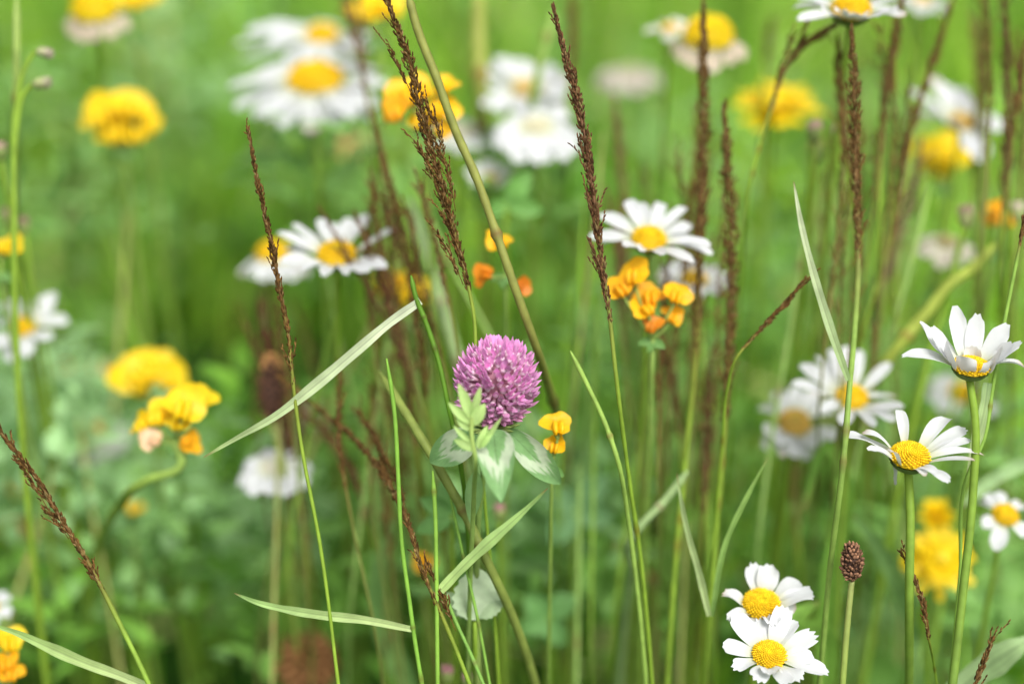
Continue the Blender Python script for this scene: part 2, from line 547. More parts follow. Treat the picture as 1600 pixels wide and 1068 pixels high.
daisy(428, 728, .52, 18, 62, 'blurred white daisy with hanging petals below the long pale blade', n=16, elev=-22, tilt=6, W=16, dome=.3, disccol=(.75, .72, .6), seed=13)
daisy(145, 676, .60, 22, 62, 'very blurred whitish daisy beside the yellow trefoil cluster at left', n=13, elev=-18, tilt=10, W=14, col=(.68, .68, .64), disccol=(.75, .5, .12), seed=14)
daisy(-14, 948, .50, 12, 36, 'white daisy cut off by the lower left edge', n=12, elev=0, tilt=20, W=8, seed=15)
daisy(147, 14, .575, 36, 60, 'withered daisy with yellow dome and beige petals in the top left corner', n=14, elev=-48, tilt=8, W=13, col=FADED, dome=.8, disccol=TYEL, seed=16)
daisy(985, 108, .70, 12, 58, 'very blurred pinkish-white daisy head between the dark panicle and withered dome', n=12, elev=-30, tilt=0, W=14, col=(.56, .50, .44), disccol=(.5, .45, .3), seed=17)
daisy(505, 634, .68, 12, 44, 'very blurred beige flower head behind the long pale blade', n=12, elev=-30, tilt=0, W=13, col=(.58, .47, .36), disccol=(.5, .42, .3), seed=18)


# ------------------------------------------------------------------ bird's-foot trefoil
TREF = 'yellow trefoil flowers in the meadow'


def blossom(root, C, ax, s, col, J):
    """pea flower: broad rounded standard, two plump wings closing over the keel; ax points out of the cluster"""
    ax = nrm(ax)
    view = nrm(CAM - C)
    n_ = nrm(view * .75 + ax * .35 + np.array([random.uniform(-.5, .5), random.uniform(-.2, .2), random.uniform(0, .6)]))
    v = nrm(np.cross(n_, np.cross(ax + np.array([0, 0, .35]), n_)))
    w_ = np.cross(v, n_)
    mb = MB()
    rows = []
    for i in range(9):
        q = i / 8
        row = []
        for j in range(25):
            th = 2 * math.pi * j / 24
            rr = s * .54 * q * (1 - .10 * math.exp(-((th - math.pi / 2) / .35) ** 2) + .13 * math.sin(3 * th + C[0] * 4e3) + .05 * math.sin(7 * th + C[2] * 5e3))
            x, y = rr * math.cos(th), rr * math.sin(th) * .92
            z = s * (.16 * q * q - .10 * abs(math.cos(th)) * q * q + .12 * math.sin(2 * th + C[0] * 7e3) * q * q - .16 * q * max(0, math.sin(th)) ** 2)
            row.append(C + w_ * x + v * (y + s * .10) + n_ * z)
        rows.append(row)
    mb.grid(rows, [[tuple(np.array(col) * np.array([1, 1 - .35 * max(0, math.cos(9 * (2 * math.pi * j / 24))) ** 4 * (1 - i / 8) - .06 * random.random(), 1])) for j in range(25)] for i in range(9)])
    b = obj('blossom', mb, 'yellow', root)
    mb = MB()
    for sg in (-1, 1):
        mb.ellipsoid(C - v * s * .17 + n_ * s * .16 + w_ * sg * s * .10, (nrm(w_ + n_ * .3 * sg) * s * .12, n_ * s * .20, v * s * .29), tuple(np.array(col) * np.array([1, .97, 1])))
    obj('wing_petals', mb, 'yellow', b)
    mb = MB()
    e = C - v * s * .42 - n_ * s * .12
    mb.tube(smooth([J, (J + e) / 2 - np.array([0, 0, .0005]), e], 4), s * .045, (0.28, 0.40, 0.09), 6)
    mb.spindle(e - v * s * .05, C - n_ * s * .06 - v * s * .05, s * .12, (0.30, 0.38, 0.09), 8, ((0, .35), (.4, .9), (.8, 1), (1, .9)))
    obj('calyx', mb, 'stem', root)


def trefoil(d, J, bl, label, stem=None, col=TYEL, side=0.0, stemr=9, back=.03):
    """J: pixel where the blossoms join; bl: (x, y, size, colour)"""
    random.seed(500 + int(J[0] * 3 + J[1]))
    k = K * d
    Jp = P(J[0], J[1], d)
    sp = to_ground([Jp] + [PX(q, d) for q in stem]) if stem else auto_stem(Jp, side, back)
    root = thing('birds_foot_trefoil', label, 'trefoil flower', sp[-1], TREF)
    obj('stem', stem_mesh(sp, stemr * k / 2, (.24, .36, .08), GSTEM), 'stem', root)
    for q in bl:
        x, y, s = q[:3]
        c = q[3] if len(q) > 3 else col
        dz = random.uniform(-.5, .3) * s * k
        C = P(x, y, d + dz)
        blossom(root, C, (C - Jp) + FWD * -0.25 * s * k + np.array([0, 0, .1 * s * k]), s * k, c, Jp)
    mb = MB()
    for an in (200, 320, 255):
        t = (J[0] + 26 * math.cos(R(an)), J[1] - 22 * math.sin(R(an)))
        leaf_px(mb, J, t, 7, d, GLEAF)
    obj('leaf', mb, 'leaf', root)
    return root


trefoil(.475, (272, 690), [(252, 648, 54), (290, 634, 62), (318, 622, 40), (222, 662, 40), (296, 692, 36, TORA), (278, 655, 50), (236, 686, 34, (.85, .6, .35))],
        'yellow trefoil cluster with orange buds at the end of the long pale blade', stem=[(284, 722), (230, 750), (188, 788, .50), (150, 860, .54)], stemr=14)
trefoil(.56, (232, 622), [(205, 590, 62), (240, 580, 66), (266, 590, 52), (226, 568, 46), (222, 606, 44)], 'blurred yellow trefoil just above the sharper yellow cluster at left')
trefoil(.575, (192, 232), [(160, 180, 70), (205, 170, 66), (226, 190, 52), (180, 205, 60), (212, 208, 48), (194, 188, 60)], 'blurred round yellow trefoil head alone at upper left')
trefoil(.485, (668, 205), [(636, 150, 62), (620, 172, 48, TORA), (690, 172, 52), (697, 136, 40), (662, 190, 46), (655, 140, 48), (688, 200, 40)],
        'bright yellow trefoil behind the crossing panicle and thick stem at the top', col=(.92, .58, .01))
trefoil(.455, (1020, 530), [(992, 428, 46, (.92, .53, .01)), (966, 452, 44, TORA), (1014, 464, 48, TORA), (1006, 484, 40, (.92, .53, .01)), (1056, 462, 46, (.92, .53, .01)), (1050, 494, 36, TORA), (1020, 508, 32, (.72, .27, .02))],
        'orange trefoil cluster hanging beneath the spread white daisy', side=.05)
trefoil(.435, (862, 730), [(870, 666, 46, (.93, .58, .01)), (867, 696, 32, (.93, .54, .01))], 'small two-lobed orange-yellow trefoil right of the pink clover', stemr=6)
trefoil(.465, (790, 430), [(779, 378, 40, (.92, .53, .01)), (757, 430, 36, (.80, .28, .01)), (815, 447, 28, (.78, .25, .02))], 'sparse orange trefoil buds above the pink clover', stemr=6)
trefoil(.545, (640, 500), [(625, 452, 62), (655, 458, 50), (606, 445, 44, TORA)], 'blurred yellow trefoil behind the tip of the long pale blade')
trefoil(.50, (0, 425), [(10, 386, 50)], 'single yellow trefoil bud at the left edge')
trefoil(.465, (0, 1065), [(12, 1002, 50), (6, 1035, 40, TORA), (16, 1050, 38, TORA)], 'orange-yellow trefoil in the lower left corner')
trefoil(.56, (590, 60), [(575, 14, 66), (606, 12, 52), (560, 20, 40)], 'blurred yellow trefoil at the top edge beside the panicle')
trefoil(.60, (1478, 290), [(1456, 244, 62), (1484, 240, 66), (1468, 262, 48)], 'blurred yellow blossom beneath the ragged white daisy at right', col=(.88, .68, .012))
trefoil(.525, (1555, 390), [(1550, 342, 36, TORA), (1572, 346, 34, TORA), (1556, 325, 28, TORA)], 'orange trefoil petals near the right edge beside beige buds')
trefoil(.60, (215, 50), [(205, -2, 50), (228, -4, 46)], 'blurred yellow blossom cut off by the top edge at left')
trefoil(.56, (206, 830), [(210, 795, 26)], 'tiny blurred yellow bud below the curved trefoil stem', col=(.75, .5, .02))
trefoil(.66, (22, 870), [(24, 832, 40, (.75, .40, .12)), (5, 775, 34, TORA)], 'blurred orange blossoms by the lower left edge', side=.02)
trefoil(.52, (660, 915), [(662, 880, 34, TORA)], 'single orange trefoil bud low between the thin green stalks', stemr=5)
trefoil(.72, (545, 262), [(548, 236, 48, (.55, .36, .12))], 'blurred dull orange blossom under the largest daisy')
trefoil(.64, (108, 620), [(108, 582, 34, (.72, .36, .08)), (154, 585, 38, (.62, .34, .14))], 'faint orange blossoms in pale foliage at left')


# ------------------------------------------------------------------ hawkbit heads
def hawkbit(cx, cy, d, r, label, tilt=10, elev=15, n=60, col=(.90, .68, .012), side=0.0, cup=0.3, stem=None, squash=1.0):
    random.seed(int(cx + cy * 3))
    k = K * d
    C = P(cx, cy, d)
    N = nrm([side * .5, -math.sin(R(tilt)), math.cos(R(tilt))])
    sp = to_ground([C - N * r * k * .4] + [PX(q, d) for q in stem]) if stem else auto_stem(C - N * r * k * .4, side, .03)
    root = thing('hawkbit_flower', label, 'hawkbit', sp[-1], 'yellow hawkbit heads')
    obj('stem', stem_mesh(sp, 5 * k, GSTEM), 'stem', root)
    obj('bract_cup', bract_cup(C - N * r * k * .1, N, r * k * .32, r * k * .35), 'stem', root)
    a = nrm(np.cross(N, FWD)); b = np.cross(N, a)
    mb = MB()
    for i in range(n):
        q = (i + .5) / n
        an = i * 2.39996
        e = R(elev + 70 * (1 - q) + random.uniform(-22, 22))
        rad = a * math.cos(an) + b * math.sin(an)
        tan = -a * math.sin(an) + b * math.cos(an)
        B = C + rad * r * k * .15
        T = B + (rad * math.cos(e) + N * math.sin(e) * squash) * r * k * (.55 + .45 * q) * random.uniform(.72, 1.15)
        strap(mb, B, T, tan, N, r * k * .13, .05, .1, np.array(col) * random.uniform(.9, 1.05), 5, 4, tipr=.05, notch=.06)
    mb.ellipsoid(C + N * r * k * .1, (a * r * k * .4, b * r * k * .4, N * r * k * .3), np.array(col) * .95)
    obj('ray_petals', mb, 'yellow', root)
    return root


hawkbit(1210, 172, .605, 66, 'blurred yellow dome-shaped hawkbit behind the bent brown panicle', elev=2, tilt=6, squash=.8)
hawkbit(1462, 812, .535, 34, 'smaller upper yellow hawkbit between the two right daisy stems', elev=30, tilt=20)
hawkbit(1468, 872, .525, 56, 'ragged larger yellow hawkbit left of the tall stem at lower right', elev=-30, tilt=30, col=(.92, .68, .012))


# ------------------------------------------------------------------ red clover
def clover():
    random.seed(3)
    d = .42
    k = K * d
    C = P(776, 598, d)
    rx, rz = 62 * k, 68 * k
    base = P(772, 668, d)
    sp = to_ground([base, P(764, 700, d + .004), P(750, 780, d + .012), P(744, 900, d + .02), P(748, 1080, d + .03)])
    root = thing('red_clover', 'pink-purple clover head above three pale-marked leaves, the sharp centre flower', 'clover', sp[-1])
    obj('stem', stem_mesh(sp, 5 * k, (.20, .34, .08), (.22, .28, .07)), 'stem', root)
    core = MB()
    core.ellipsoid(C, (RGT * rx * .62, nrm([0, 1, 0]) * rx * .62, np.array([0, 0, 1]) * rz * .66), (.58, .28, .36), 16, 10)
    for i in range(26):
        an = i * 2.39996
        p = base + np.array([math.cos(an), math.sin(an), 0]) * rx * .35 * random.random()
        core.spindle(p, p + nrm([math.cos(an), math.sin(an), .35]) * rx * .55, .9 * k * 4, (.22, .30, .08), 5)
    head = obj('flower_head', core, 'pink', root)
    fl = []
    n = 400
    for i in range(n):
        z = 1 - 2 * (i + .5) / n
        if z < -.86:
            continue
        an = i * 2.39996 + random.uniform(-.12, .12)
        rr = math.sqrt(1 - z * z)
        n0 = np.array([rr * math.cos(an), rr * math.sin(an), z])
        fl.append(n0)
    fl.sort(key=lambda q: q @ FWD)
    rest = MB()
    for i, n0 in enumerate(fl):
        mb = MB()
        surf = C + n0 * np.array([rx, rx, rz])
        dirv = nrm(n0 + np.array([0, 0, .6]) + np.array([random.uniform(-.3, .3) for _ in range(3)]))
        ln = random.uniform(.42, .56) * rx
        tip = surf + dirv * rx * random.uniform(-.07, .12)
        st = C + n0 * np.array([rx, rx, rz]) * .42
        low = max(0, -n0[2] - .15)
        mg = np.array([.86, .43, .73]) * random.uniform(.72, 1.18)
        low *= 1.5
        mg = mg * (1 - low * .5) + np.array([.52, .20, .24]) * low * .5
        pk = np.array([.90, .70, .80]) * random.uniform(.85, 1.1)
        rd = np.array([.68, .30, .40])
        mid = st * .45 + tip * .55 + np.array([0, 0, -.05 * rx])
        path = smooth([st, mid, tip - dirv * rx * .14], 3)
        m = len(path)
        mb.tube(path, [k * (2.0 + 2.3 * (q / (m - 1)) ** 1.5) for q in range(m)], [tuple(rd * (1 - q / (m - 1)) + pk * q / (m - 1)) for q in range(m)], 6)
        # folded banner petal, two wings beneath
        sd = nrm(np.cross(dirv, np.array([0, 0, 1]) + n0 * .2))
        upn = nrm(np.cross(sd, dirv))
        if upn[2] < 0:
            upn = -upn
        B = path[-1] - dirv * rx * .05
        for sg, off, l2, wd in ((0, upn * k * 2.0, 1.0, 5.2), (-1, -upn * k * .5, .7, 3.2), (1, -upn * k * .5, .7, 3.2)):
            T = B + dirv * rx * .31 * l2 * random.uniform(.85, 1.2) + off * 1.5 + sd * sg * k * 3.5
            strap(mb, B + off * .4 + sd * sg * k * 1.6, T, nrm(sd + upn * .8 * sg), upn, k * wd, .05, -.55 if sg == 0 else -.2, mg, 5, 5, pointed=True, ridge=0, basecol=pk, tipcol=mg * np.array([1.0, .9, 1.1]))
        if i < 96:
            obj('floret', mb, 'pink', head)
        else:
            rest.add(mb.v, mb.f, mb.c)
    o = obj('floret', rest, 'pink', head)
    o['kind'] = 'stuff'

    def mk(u, x):
        ax = abs(x)
        cen = .66 - .36 * ax + .05 * math.sin(9 * ax + 14 * u) + .03 * math.sin(31 * x)
        f = 1 - abs(u - cen) / (.17 + .05 * math.sin(17 * x + 3))
        return max(0, min(1, f * 2.6)) * .85
    for b, t, W in (((752, 672, .418), (672, 722, .424), 27), ((771, 672, .412), (783, 785, .395), 29), ((790, 668, .422), (876, 756, .432), 23)):
        mb = MB()
        leaf_px(mb, b, t, W, d, (.24, .44, .17), arch=.10, cup=.42, nl=48, nw=25, mark=mk, wave=.05)
        obj('leaf', mb, 'leaf', root)
    mb = MB()
    leaf_px(mb, (744, 735, .428), (735, 818, .424), 14, d, (.20, .36, .12), arch=.05, cup=.4, nl=12, nw=7)
    obj('stipule', mb, 'leaf', root)


clover()


def shoot():
    d = .40
    base = P(742, 712, d)
    sp = to_ground([P(737, 648, d), P(737, 680, d), base, P(741, 760, d + .01), P(735, 900, d + .03)])
    root = thing('leafy_shoot', 'pale green leafy shoot standing in front of the pink clover head', 'shoot', sp[-1])
    obj('stem', stem_mesh(sp, 3.6 * K * d, (.34, .46, .12), (.22, .36, .08)), 'stem', root)
    for b, t, W, ar in (((737, 655), (716, 598), 11, .06), ((735, 662), (700, 628), 9, .08), ((738, 650), (751, 603), 8, .05), ((739, 664), (758, 630), 13, .08), ((734, 672), (712, 652), 7, .05), ((735, 690), (708, 664), 6, .05), ((736, 650), (730, 612), 5, .02),
                        ((742, 703), (709, 686), 9, .1), ((747, 702), (784, 651), 6, .06), ((746, 700), (762, 664), 8, .06), ((750, 700), (772, 668), 7, .1)):
        mb = MB()
        leaf_px(mb, b, t, W * .8, d, tuple(np.array((.42, .60, .20)) * random.uniform(.85, 1.1)), arch=ar, cup=.4, nl=10, nw=7, twist=random.uniform(-.3, .3))
        obj('leaf', mb, 'leaf', root)


shoot()


# ------------------------------------------------------------------ grasses
GRASS = 'grass stalks standing through the meadow'


def blade_mesh(mb, pts, d, W, c, twist=.3, fold=.25, c2=None, tip_first=True):
    s = smooth([PX(q, d) for q in pts], 8)
    n = len(s)
    rows, cols = [], []
    for i, p in enumerate(s):
        u = i / (n - 1)
        tg = nrm(s[min(i + 1, n - 1)] - s[max(i - 1, 0)])
        view = nrm(p - CAM)
        sd = nrm(np.cross(tg, view))
        up = np.cross(sd, tg)
        if up @ view > 0:
            up = -up
        tw = twist * (1.0 + .8 * math.sin(2.2 * u))
        sd = sd * math.cos(tw) + up * math.sin(tw)
        v = 1 - u if tip_first else u          # v: 1 at tip
        wd = W * K * d * min(1, (1 - v) * 2.2 + .02) ** .75 * (1 - .25 * max(0, (.15 - (1 - u if not tip_first else 1 - u))) / .15)
        cc = np.array(c) * (1 - u) + np.array(c2 if c2 else c) * u
        wd *= 1 + .10 * math.sin(11 * u + W) + .05 * math.sin(29 * u)
        if v > .93:
            cc = cc * (1 - (v - .93) / .07) + np.array((.30, .17, .07)) * ((v - .93) / .07)
        cc = cc * (1 + .10 * math.sin(23 * u + W * 3) * math.sin(7 * u))
        rows.append([p + sd * x * wd + up * fold * abs(x) * wd for x in np.linspace(-1, 1, 13)])
        cols.append([tuple(cc * g) for g in (1, .86, 1.05, .88, 1.05, .9, .72, .9, 1.05, .88, 1.05, .86, 1)])
    mb.grid(rows, cols)


def panicle(mb, path, rad, col, dens=1.0, size=1.0, sides=5, splay=.22):
    """spikelets packed along a path from its tip; rad(u) is the half width of the head"""
    seg = [np.linalg.norm(path[i + 1] - path[i]) for i in range(len(path) - 1)]
    tot = sum(seg)
    n = max(8, int(tot / .00017 * dens))
    ph = [random.uniform(0, 6.28) for _ in range(3)]
    acc = np.concatenate([[0], np.cumsum(seg)])
    for i in range(int(tot / .0035)):
        u = random.random() * .95
        s = u * tot
        j = max(0, min(len(seg) - 1, int(np.searchsorted(acc, s) - 1)))
        p = path[j] + (path[j + 1] - path[j]) * ((s - acc[j]) / (seg[j] + 1e-9))
        ax = nrm(path[j] - path[j + 1])
        rv = nrm(np.cross(ax, [random.uniform(-1, 1) for _ in range(3)]))
        dr = nrm(ax + rv * random.uniform(.15, .15 + splay * 1.6))
        ll = random.uniform(.003, .0075) * size
        e = p + dr * ll
        mb.tube([p, p + dr * ll * .5, e], .00010, tuple(np.array(col) * 1.5), 4)
        for q in range(5):
            g = p + dr * ll * (.35 + .16 * q)
            d2 = nrm(dr + np.array([random.uniform(-.4, .4) for _ in range(3)]))
            mb.spindle(g, g + d2 * .0014 * size, .00024 * size, tuple(np.array(col) * random.uniform(.5, 1.7)), 4)
    for i in range(n):
        u = (i + random.random()) / n
        s = u * tot
        j = min(len(seg) - 1, int(np.searchsorted(acc, s) - 1)) if s > 0 else 0
        f = (s - acc[j]) / (seg[j] + 1e-9)
        p = path[j] + (path[j + 1] - path[j]) * f
        ax = nrm(path[j] - path[j + 1])
        a = nrm(np.cross(ax, [.3, .8, .2])); b = np.cross(ax, a)
        an = random.random() * 6.283
        rv = a * math.cos(an) + b * math.sin(an)
        r = rad(u) * math.sqrt(random.random()) * (1 + .22 * math.sin(s * 700 + ph[0]) + .12 * math.sin(s * 2300 + ph[1]))
        l = size * random.uniform(.0010, .0021)
        dr = nrm(ax + rv * random.uniform(0, splay * 2.6) + np.cross(ax, rv) * random.uniform(-.25, .25))
        q = p + rv * r * .8
        k = np.array(col) * random.uniform(.45, 1.6)
        if random.random() < .15:
            k = k * .4 + np.array((.36, .27, .11)) * .6
        mb.spindle(q - dr * l * .4, q + dr * l * .6, size * random.uniform(.00017, .00030), tuple(k), sides, c2=tuple(k * .75))


def stalk(pts, d, head, hw, label, stemw=7, stemc=GSTEM, col=BROWN, branches=(), blades=(), dens=1.0, size=1.0, ground=True, name='grass_stalk', lean=.35, neck=.12, splay=.22):
    """pts from the tip down in pixels; head: length of the seed head in pixels, hw its half width"""
    random.seed(int(pts[0][0] * 11 + pts[0][1] * 5 + d * 1000))
    k = K * d
    wp = [PX(q, d) for q in pts]
    full = to_ground(wp, lean) if ground else wp
    root = thing(name, label, 'grass stalk', full[-1], GRASS)
    s = smooth(full, 8)
    cut, acc = 0, 0
    while acc < head * k and cut < len(s) - 2:
        acc += np.linalg.norm(s[cut + 1] - s[cut])
        cut += 1
    n = len(s)
    mb = MB()
    cols = []
    for i in range(n):
        f = min(1, max(0, (i - cut * .7) / max(1, cut * .5 + 2))) if head else 1
        cols.append(tuple(np.array(col) * 1.3 * (1 - f) + np.array(stemc) * f))
    rad = [stemw * k / 2 * (.35 + .65 * min(1, i / max(1, cut + 3))) * random.uniform(.94, 1.06) for i in range(n)]
    for q in (random.randint(cut + 4, max(cut + 5, n - 6)), random.randint(cut + 8, max(cut + 9, n - 3))):
        if q < n - 1:
            rad[q] *= 1.4
            cols[q] = tuple(np.array(cols[q]) * np.array((.75, .5, .6)))
    mb.tube(s, rad, cols, 7)
    obj('stem', mb, 'stem', root)
    if head:
        mb = MB()
        hp = s[:cut + 1]
        panicle(mb, hp, lambda u: hw * k * min(1, u * 3.5 + .15) * (1 - .55 * max(0, u - .55) / .45), col, dens * (1 + hw / 14), size, splay=splay)
        for br in branches:
            bp = smooth([PX(q, d) for q in br], 6)
            mb.tube(bp, .8 * k, tuple(np.array(col) * 1.2), 4)
            panicle(mb, bp[:int(len(bp) * .85)], lambda u: 4.2 * k, col, dens * .75, size * .95)
        obj('seed_head', mb, 'seed', root)
    for bl in blades:
        mb = MB()
        blade_mesh(mb, *bl)
        obj('leaf_blade', mb, 'blade', root)
    return root


BR2 = (.145, .080, .026)
PURP = (.135, .066, .030)
stalk([(388, 200), (396, 250), (408, 310), (424, 380), (436, 450), (450, 520), (457, 590), (470, 690), (500, 850), (530, 1080)], .42, 400, 5.5, 'slender dark panicle curving down over the soft daisy at left', stemw=6, dens=.9)
stalk([(864, 8), (876, 60), (892, 120), (910, 195), (924, 280), (938, 390), (952, 490), (963, 590), (982, 740, .43), (1002, 880, .44), (1020, 1080, .45)], .42, 500, 9, 'tall purplish-brown panicle leaning beside the spread white daisy', stemw=7, col=PURP,
      branches=([(906, 225), (916, 262), (926, 310)], [(916, 300), (926, 340), (938, 400)], [(920, 372), (934, 410), (946, 470)], [(894, 108), (905, 150), (914, 200)]))
stalk([(602, -14), (622, 50), (640, 95), (652, 150), (668, 215), (690, 290), (712, 372), (730, 440), (740, 490), (744, 580), (752, 720, .43), (768, 900, .44)], .42, 480, 11, 'dense brown panicle with loose side branches above the pink clover', stemw=6,
      branches=([(648, 220), (668, 258), (686, 300), (704, 350)], [(682, 362), (702, 395), (724, 445)], [(610, 78), (625, 108), (640, 140)], [(690, 330), (712, 380), (728, 430)], [(664, 160), (684, 200), (696, 260)], [(676, 210), (700, 270), (712, 330)]))
stalk([(636, -14), (652, 45), (682, 122), (712, 205), (742, 272), (772, 355), (802, 442), (830, 520, .43), (852, 585, .45), (872, 660, .49), (884, 740, .56)], .425, 0, 0, 'thick bare yellow-green stem leaning over the pink clover from the top', stemw=14, stemc=(.26, .28, .065), name='bare_stem')
stalk([(1099, -14), (1099, 60), (1100, 180), (1098, 300), (1092, 420), (1088, 540), (1074, 690), (1058, 850), (1042, 1080)], .472, 560, 13, 'tall brown panicle rising past the withered yellow dome', stemw=9, col=BR2, stemc=GSTEM)
stalk([(1131, 165), (1136, 240), (1142, 350), (1142, 460), (1138, 560), (1131, 690), (1120, 820), (1102, 1080)], .466, 480, 15, 'thick brown panicle right of the spread daisy, with narrow green blades below', stemw=8, col=BR2,
      blades=(([(1200, 714), (1165, 780), (1135, 845), (1112, 962)], .44, 4.5, (.26, .42, .10), .2, .25, (.24, .40, .10)), ([(1057, 738), (1072, 820), (1095, 905), (1108, 962)], .44, 6, (.36, .48, .20), .3, .25, PALE)))
stalk([(1259, 434), (1235, 465), (1205, 497), (1178, 526), (1150, 560), (1138, 600, .44), (1128, 700, .45)], .435, 150, 4.5, 'short dark panicle slanting to the right of the thick brown panicle', stemw=5, ground=True)
stalk([(-14, 652), (20, 700), (60, 752), (95, 810), (132, 868), (160, 920), (185, 970), (210, 1020), (240, 1085)], .42, 330, 6, 'brown panicle slanting in from the left edge above a green stalk', stemw=8, stemc=(.24, .38, .05), lean=.2,
      branches=([(22, 712), (50, 752), (75, 795)], [(65, 790), (85, 810), (108, 842)], [(132, 875), (142, 895), (152, 908)]))
stalk([(436, 590, .48), (500, 640, .475), (560, 692, .46), (610, 760, .44), (642, 828, .425), (660, 890), (690, 960), (715, 1020), (740, 1085)], .42, 640, 6.5, 'long arched brown panicle slanting down to the bottom edge left of clover', stemw=7, lean=.2, dens=.9,
      branches=([(560, 640, .47), (590, 700, .46), (622, 780, .44)], [(575, 660, .46), (610, 730, .45), (640, 810, .43)], [(668, 880), (690, 930), (712, 985)]))
stalk([(1331, 40), (1334, 130), (1336, 220), (1339, 310), (1341, 410), (1335, 520, .435), (1328, 600, .425), (1318, 720, .42), (1298, 880, .43), (1280, 1080, .44)], .445, 370, 12, 'brown panicle with one pale narrow blade left of the cupped daisy', stemw=9, stemc=(.23, .36, .07), col=BR2,
      blades=(([(1240, 283, .43), (1252, 350, .428), (1275, 440, .426), (1300, 520, .424), (1326, 594, .42)], .425, 6.5, (.70, .76, .50), .15, .2, (.42, .58, .24)),))
stalk([(1362, -14), (1340, 12), (1300, 42), (1255, 72), (1222, 115), (1208, 160), (1190, 215), (1172, 290), (1160, 420, .50)], .475, 250, 7, 'bent brown panicle arching across the top right daisy', stemw=6, col=BR2, lean=.5, branches=([(1262, 30), (1252, 62), (1232, 100)], [(1240, 60), (1222, 100), (1208, 160)]))
stalk([(1416, 879), (1432, 912), (1444, 950), (1450, 990), (1458, 1030, .43), (1466, 1090, .44)], .42, 120, 4.5, 'short dark panicle below the ragged yellow hawkbit', stemw=4)
stalk([(1552, 996), (1540, 1025), (1526, 1062), (1512, 1110)], .42, 110, 5, 'short dark panicle tip at the bottom right corner', stemw=5)
stalk([(1494, -14), (1470, 60), (1446, 130), (1424, 200), (1405, 300), (1385, 400), (1352, 500), (1330, 650, .53)], .50, 420, 7, 'blurred brown panicle slanting left beside the ragged white daisy', stemw=7, col=BR2)
stalk([(1412, -14), (1398, 60), (1384, 150), (1376, 260), (1372, 380), (1368, 520, .53)], .49, 260, 9, 'blurred brown panicle hanging under the top right daisy', stemw=7, col=BR2)
stalk([(1604, 325), (1594, 380), (1584, 430), (1568, 510), (1552, 600), (1536, 690), (1512, 742), (1500, 900, .43)], .425, 60, 4, 'thin green stalk with dark tip at the right edge by the cupped daisy', stemw=6, stemc=(.25, .42, .07),
      blades=(([(1511, 742), (1522, 700), (1538, 640), (1544, 598)], .425, 9, PALE, .2, .25, (.32, .46, .2)),))
stalk([(586, 195), (602, 260), (622, 340), (640, 430), (655, 540), (668, 650, .49), (690, 800, .52)], .485, 430, 9, 'blurred brown panicle behind the tip of the long pale blade', stemw=7, col=BR2, branches=([(580, 285), (600, 330), (622, 390)], [(640, 330), (650, 420), (660, 500)], [(660, 520), (664, 580), (668, 640)]), splay=.5)
stalk([(553, 330), (575, 385), (600, 445), (622, 520), (640, 600), (655, 700, .50)], .48, 300, 8, 'fluffy blurred brown panicle crossing the soft daisy', stemw=5, col=PURP, branches=([(505, 335), (530, 375), (560, 430)], [(600, 300), (615, 360), (630, 430)], [(540, 400), (575, 450), (610, 520)], [(600, 450), (615, 520), (630, 580)]), dens=.7, splay=.6)
stalk([(612, 520), (628, 560), (640, 620), (650, 700), (660, 820, .53)], .49, 180, 10, 'blurred brown panicle between the pale blade and the pink clover', stemw=6, col=PURP, splay=.5)
stalk([(405, 470), (420, 560), (440, 650), (460, 740), (478, 850), (500, 1000, .57)], .535, 380, 14, 'wide blurred brown panicle below the slender dark panicle at left', stemw=8, col=(.15, .055, .035), splay=.5, branches=([(380, 500), (410, 570), (440, 640)], [(440, 600), (455, 680), (470, 760)], [(470, 620), (474, 700), (480, 790)]))
stalk([(1568, -14), (1572, 60), (1574, 160), (1572, 260), (1566, 360), (1560, 520, .54)], .49, 340, 10, 'blurred upright brown panicle crossing the right end of the ragged daisy', stemw=8, col=(.14, .10, .035))
stalk([(1606, 60), (1592, 130), (1582, 210), (1576, 330), (1574, 460, .53)], .49, 200, 7, 'blurred brown panicle leaning against the upper right edge', stemw=6, col=BR2)
stalk([(893, -14), (894, 40), (893, 100), (890, 180), (885, 330, .62)], .57, 120, 11, 'blurred brown panicle tip at the top beside the tall purplish panicle', stemw=7, col=BR2)
stalk([(545, -14), (552, 40), (562, 90), (575, 160), (590, 300, .56)], .52, 180, 8, 'blurred fluffy panicle in front of the largest daisy', stemw=5, col=(.17, .10, .05), branches=([(530, -10), (545, 30), (558, 80)], [(560, -10), (566, 50), (572, 110)]), dens=.6, splay=.5)
stalk([(1232, 640), (1238, 720), (1242, 790), (1248, 870), (1258, 1010, .60)], .55, 180, 10, 'blurred brown stalk under the drooping-petal daisy', stemw=10, col=(.17, .09, .04))
stalk([(1030, 520), (1046, 580), (1058, 640), (1066, 720), (1075, 900, .56)], .51, 170, 9, 'blurred brown panicle under the orange trefoil cluster', stemw=7, col=PURP)
stalk([(1108, 560), (1106, 640), (1104, 720), (1100, 800), (1094, 1000, .55)], .50, 240, 11, 'blurred dark panicle between the two tall brown panicles', stemw=8, col=PURP)
stalk([(960, 150), (968, 240), (975, 330), (984, 460), (994, 640, .60)], .55, 260, 9, 'faint blurred panicle behind the tall purplish panicle', stemw=7, col=(.20, .13, .06))
stalk([(1310, 55), (1312, 120), (1320, 200), (1330, 300), (1336, 480, .53)], .48, 200, 10, 'blurred brown panicle dangling below the top right daisy, left of its stem', stemw=6, col=BR2)
stalk([(1206, 30), (1198, 90), (1194, 170), (1190, 330, .62)], .60, 70, 9, 'faint blurred brown stalk left of the yellow dome hawkbit', stemw=7, col=(.17, .12, .05))
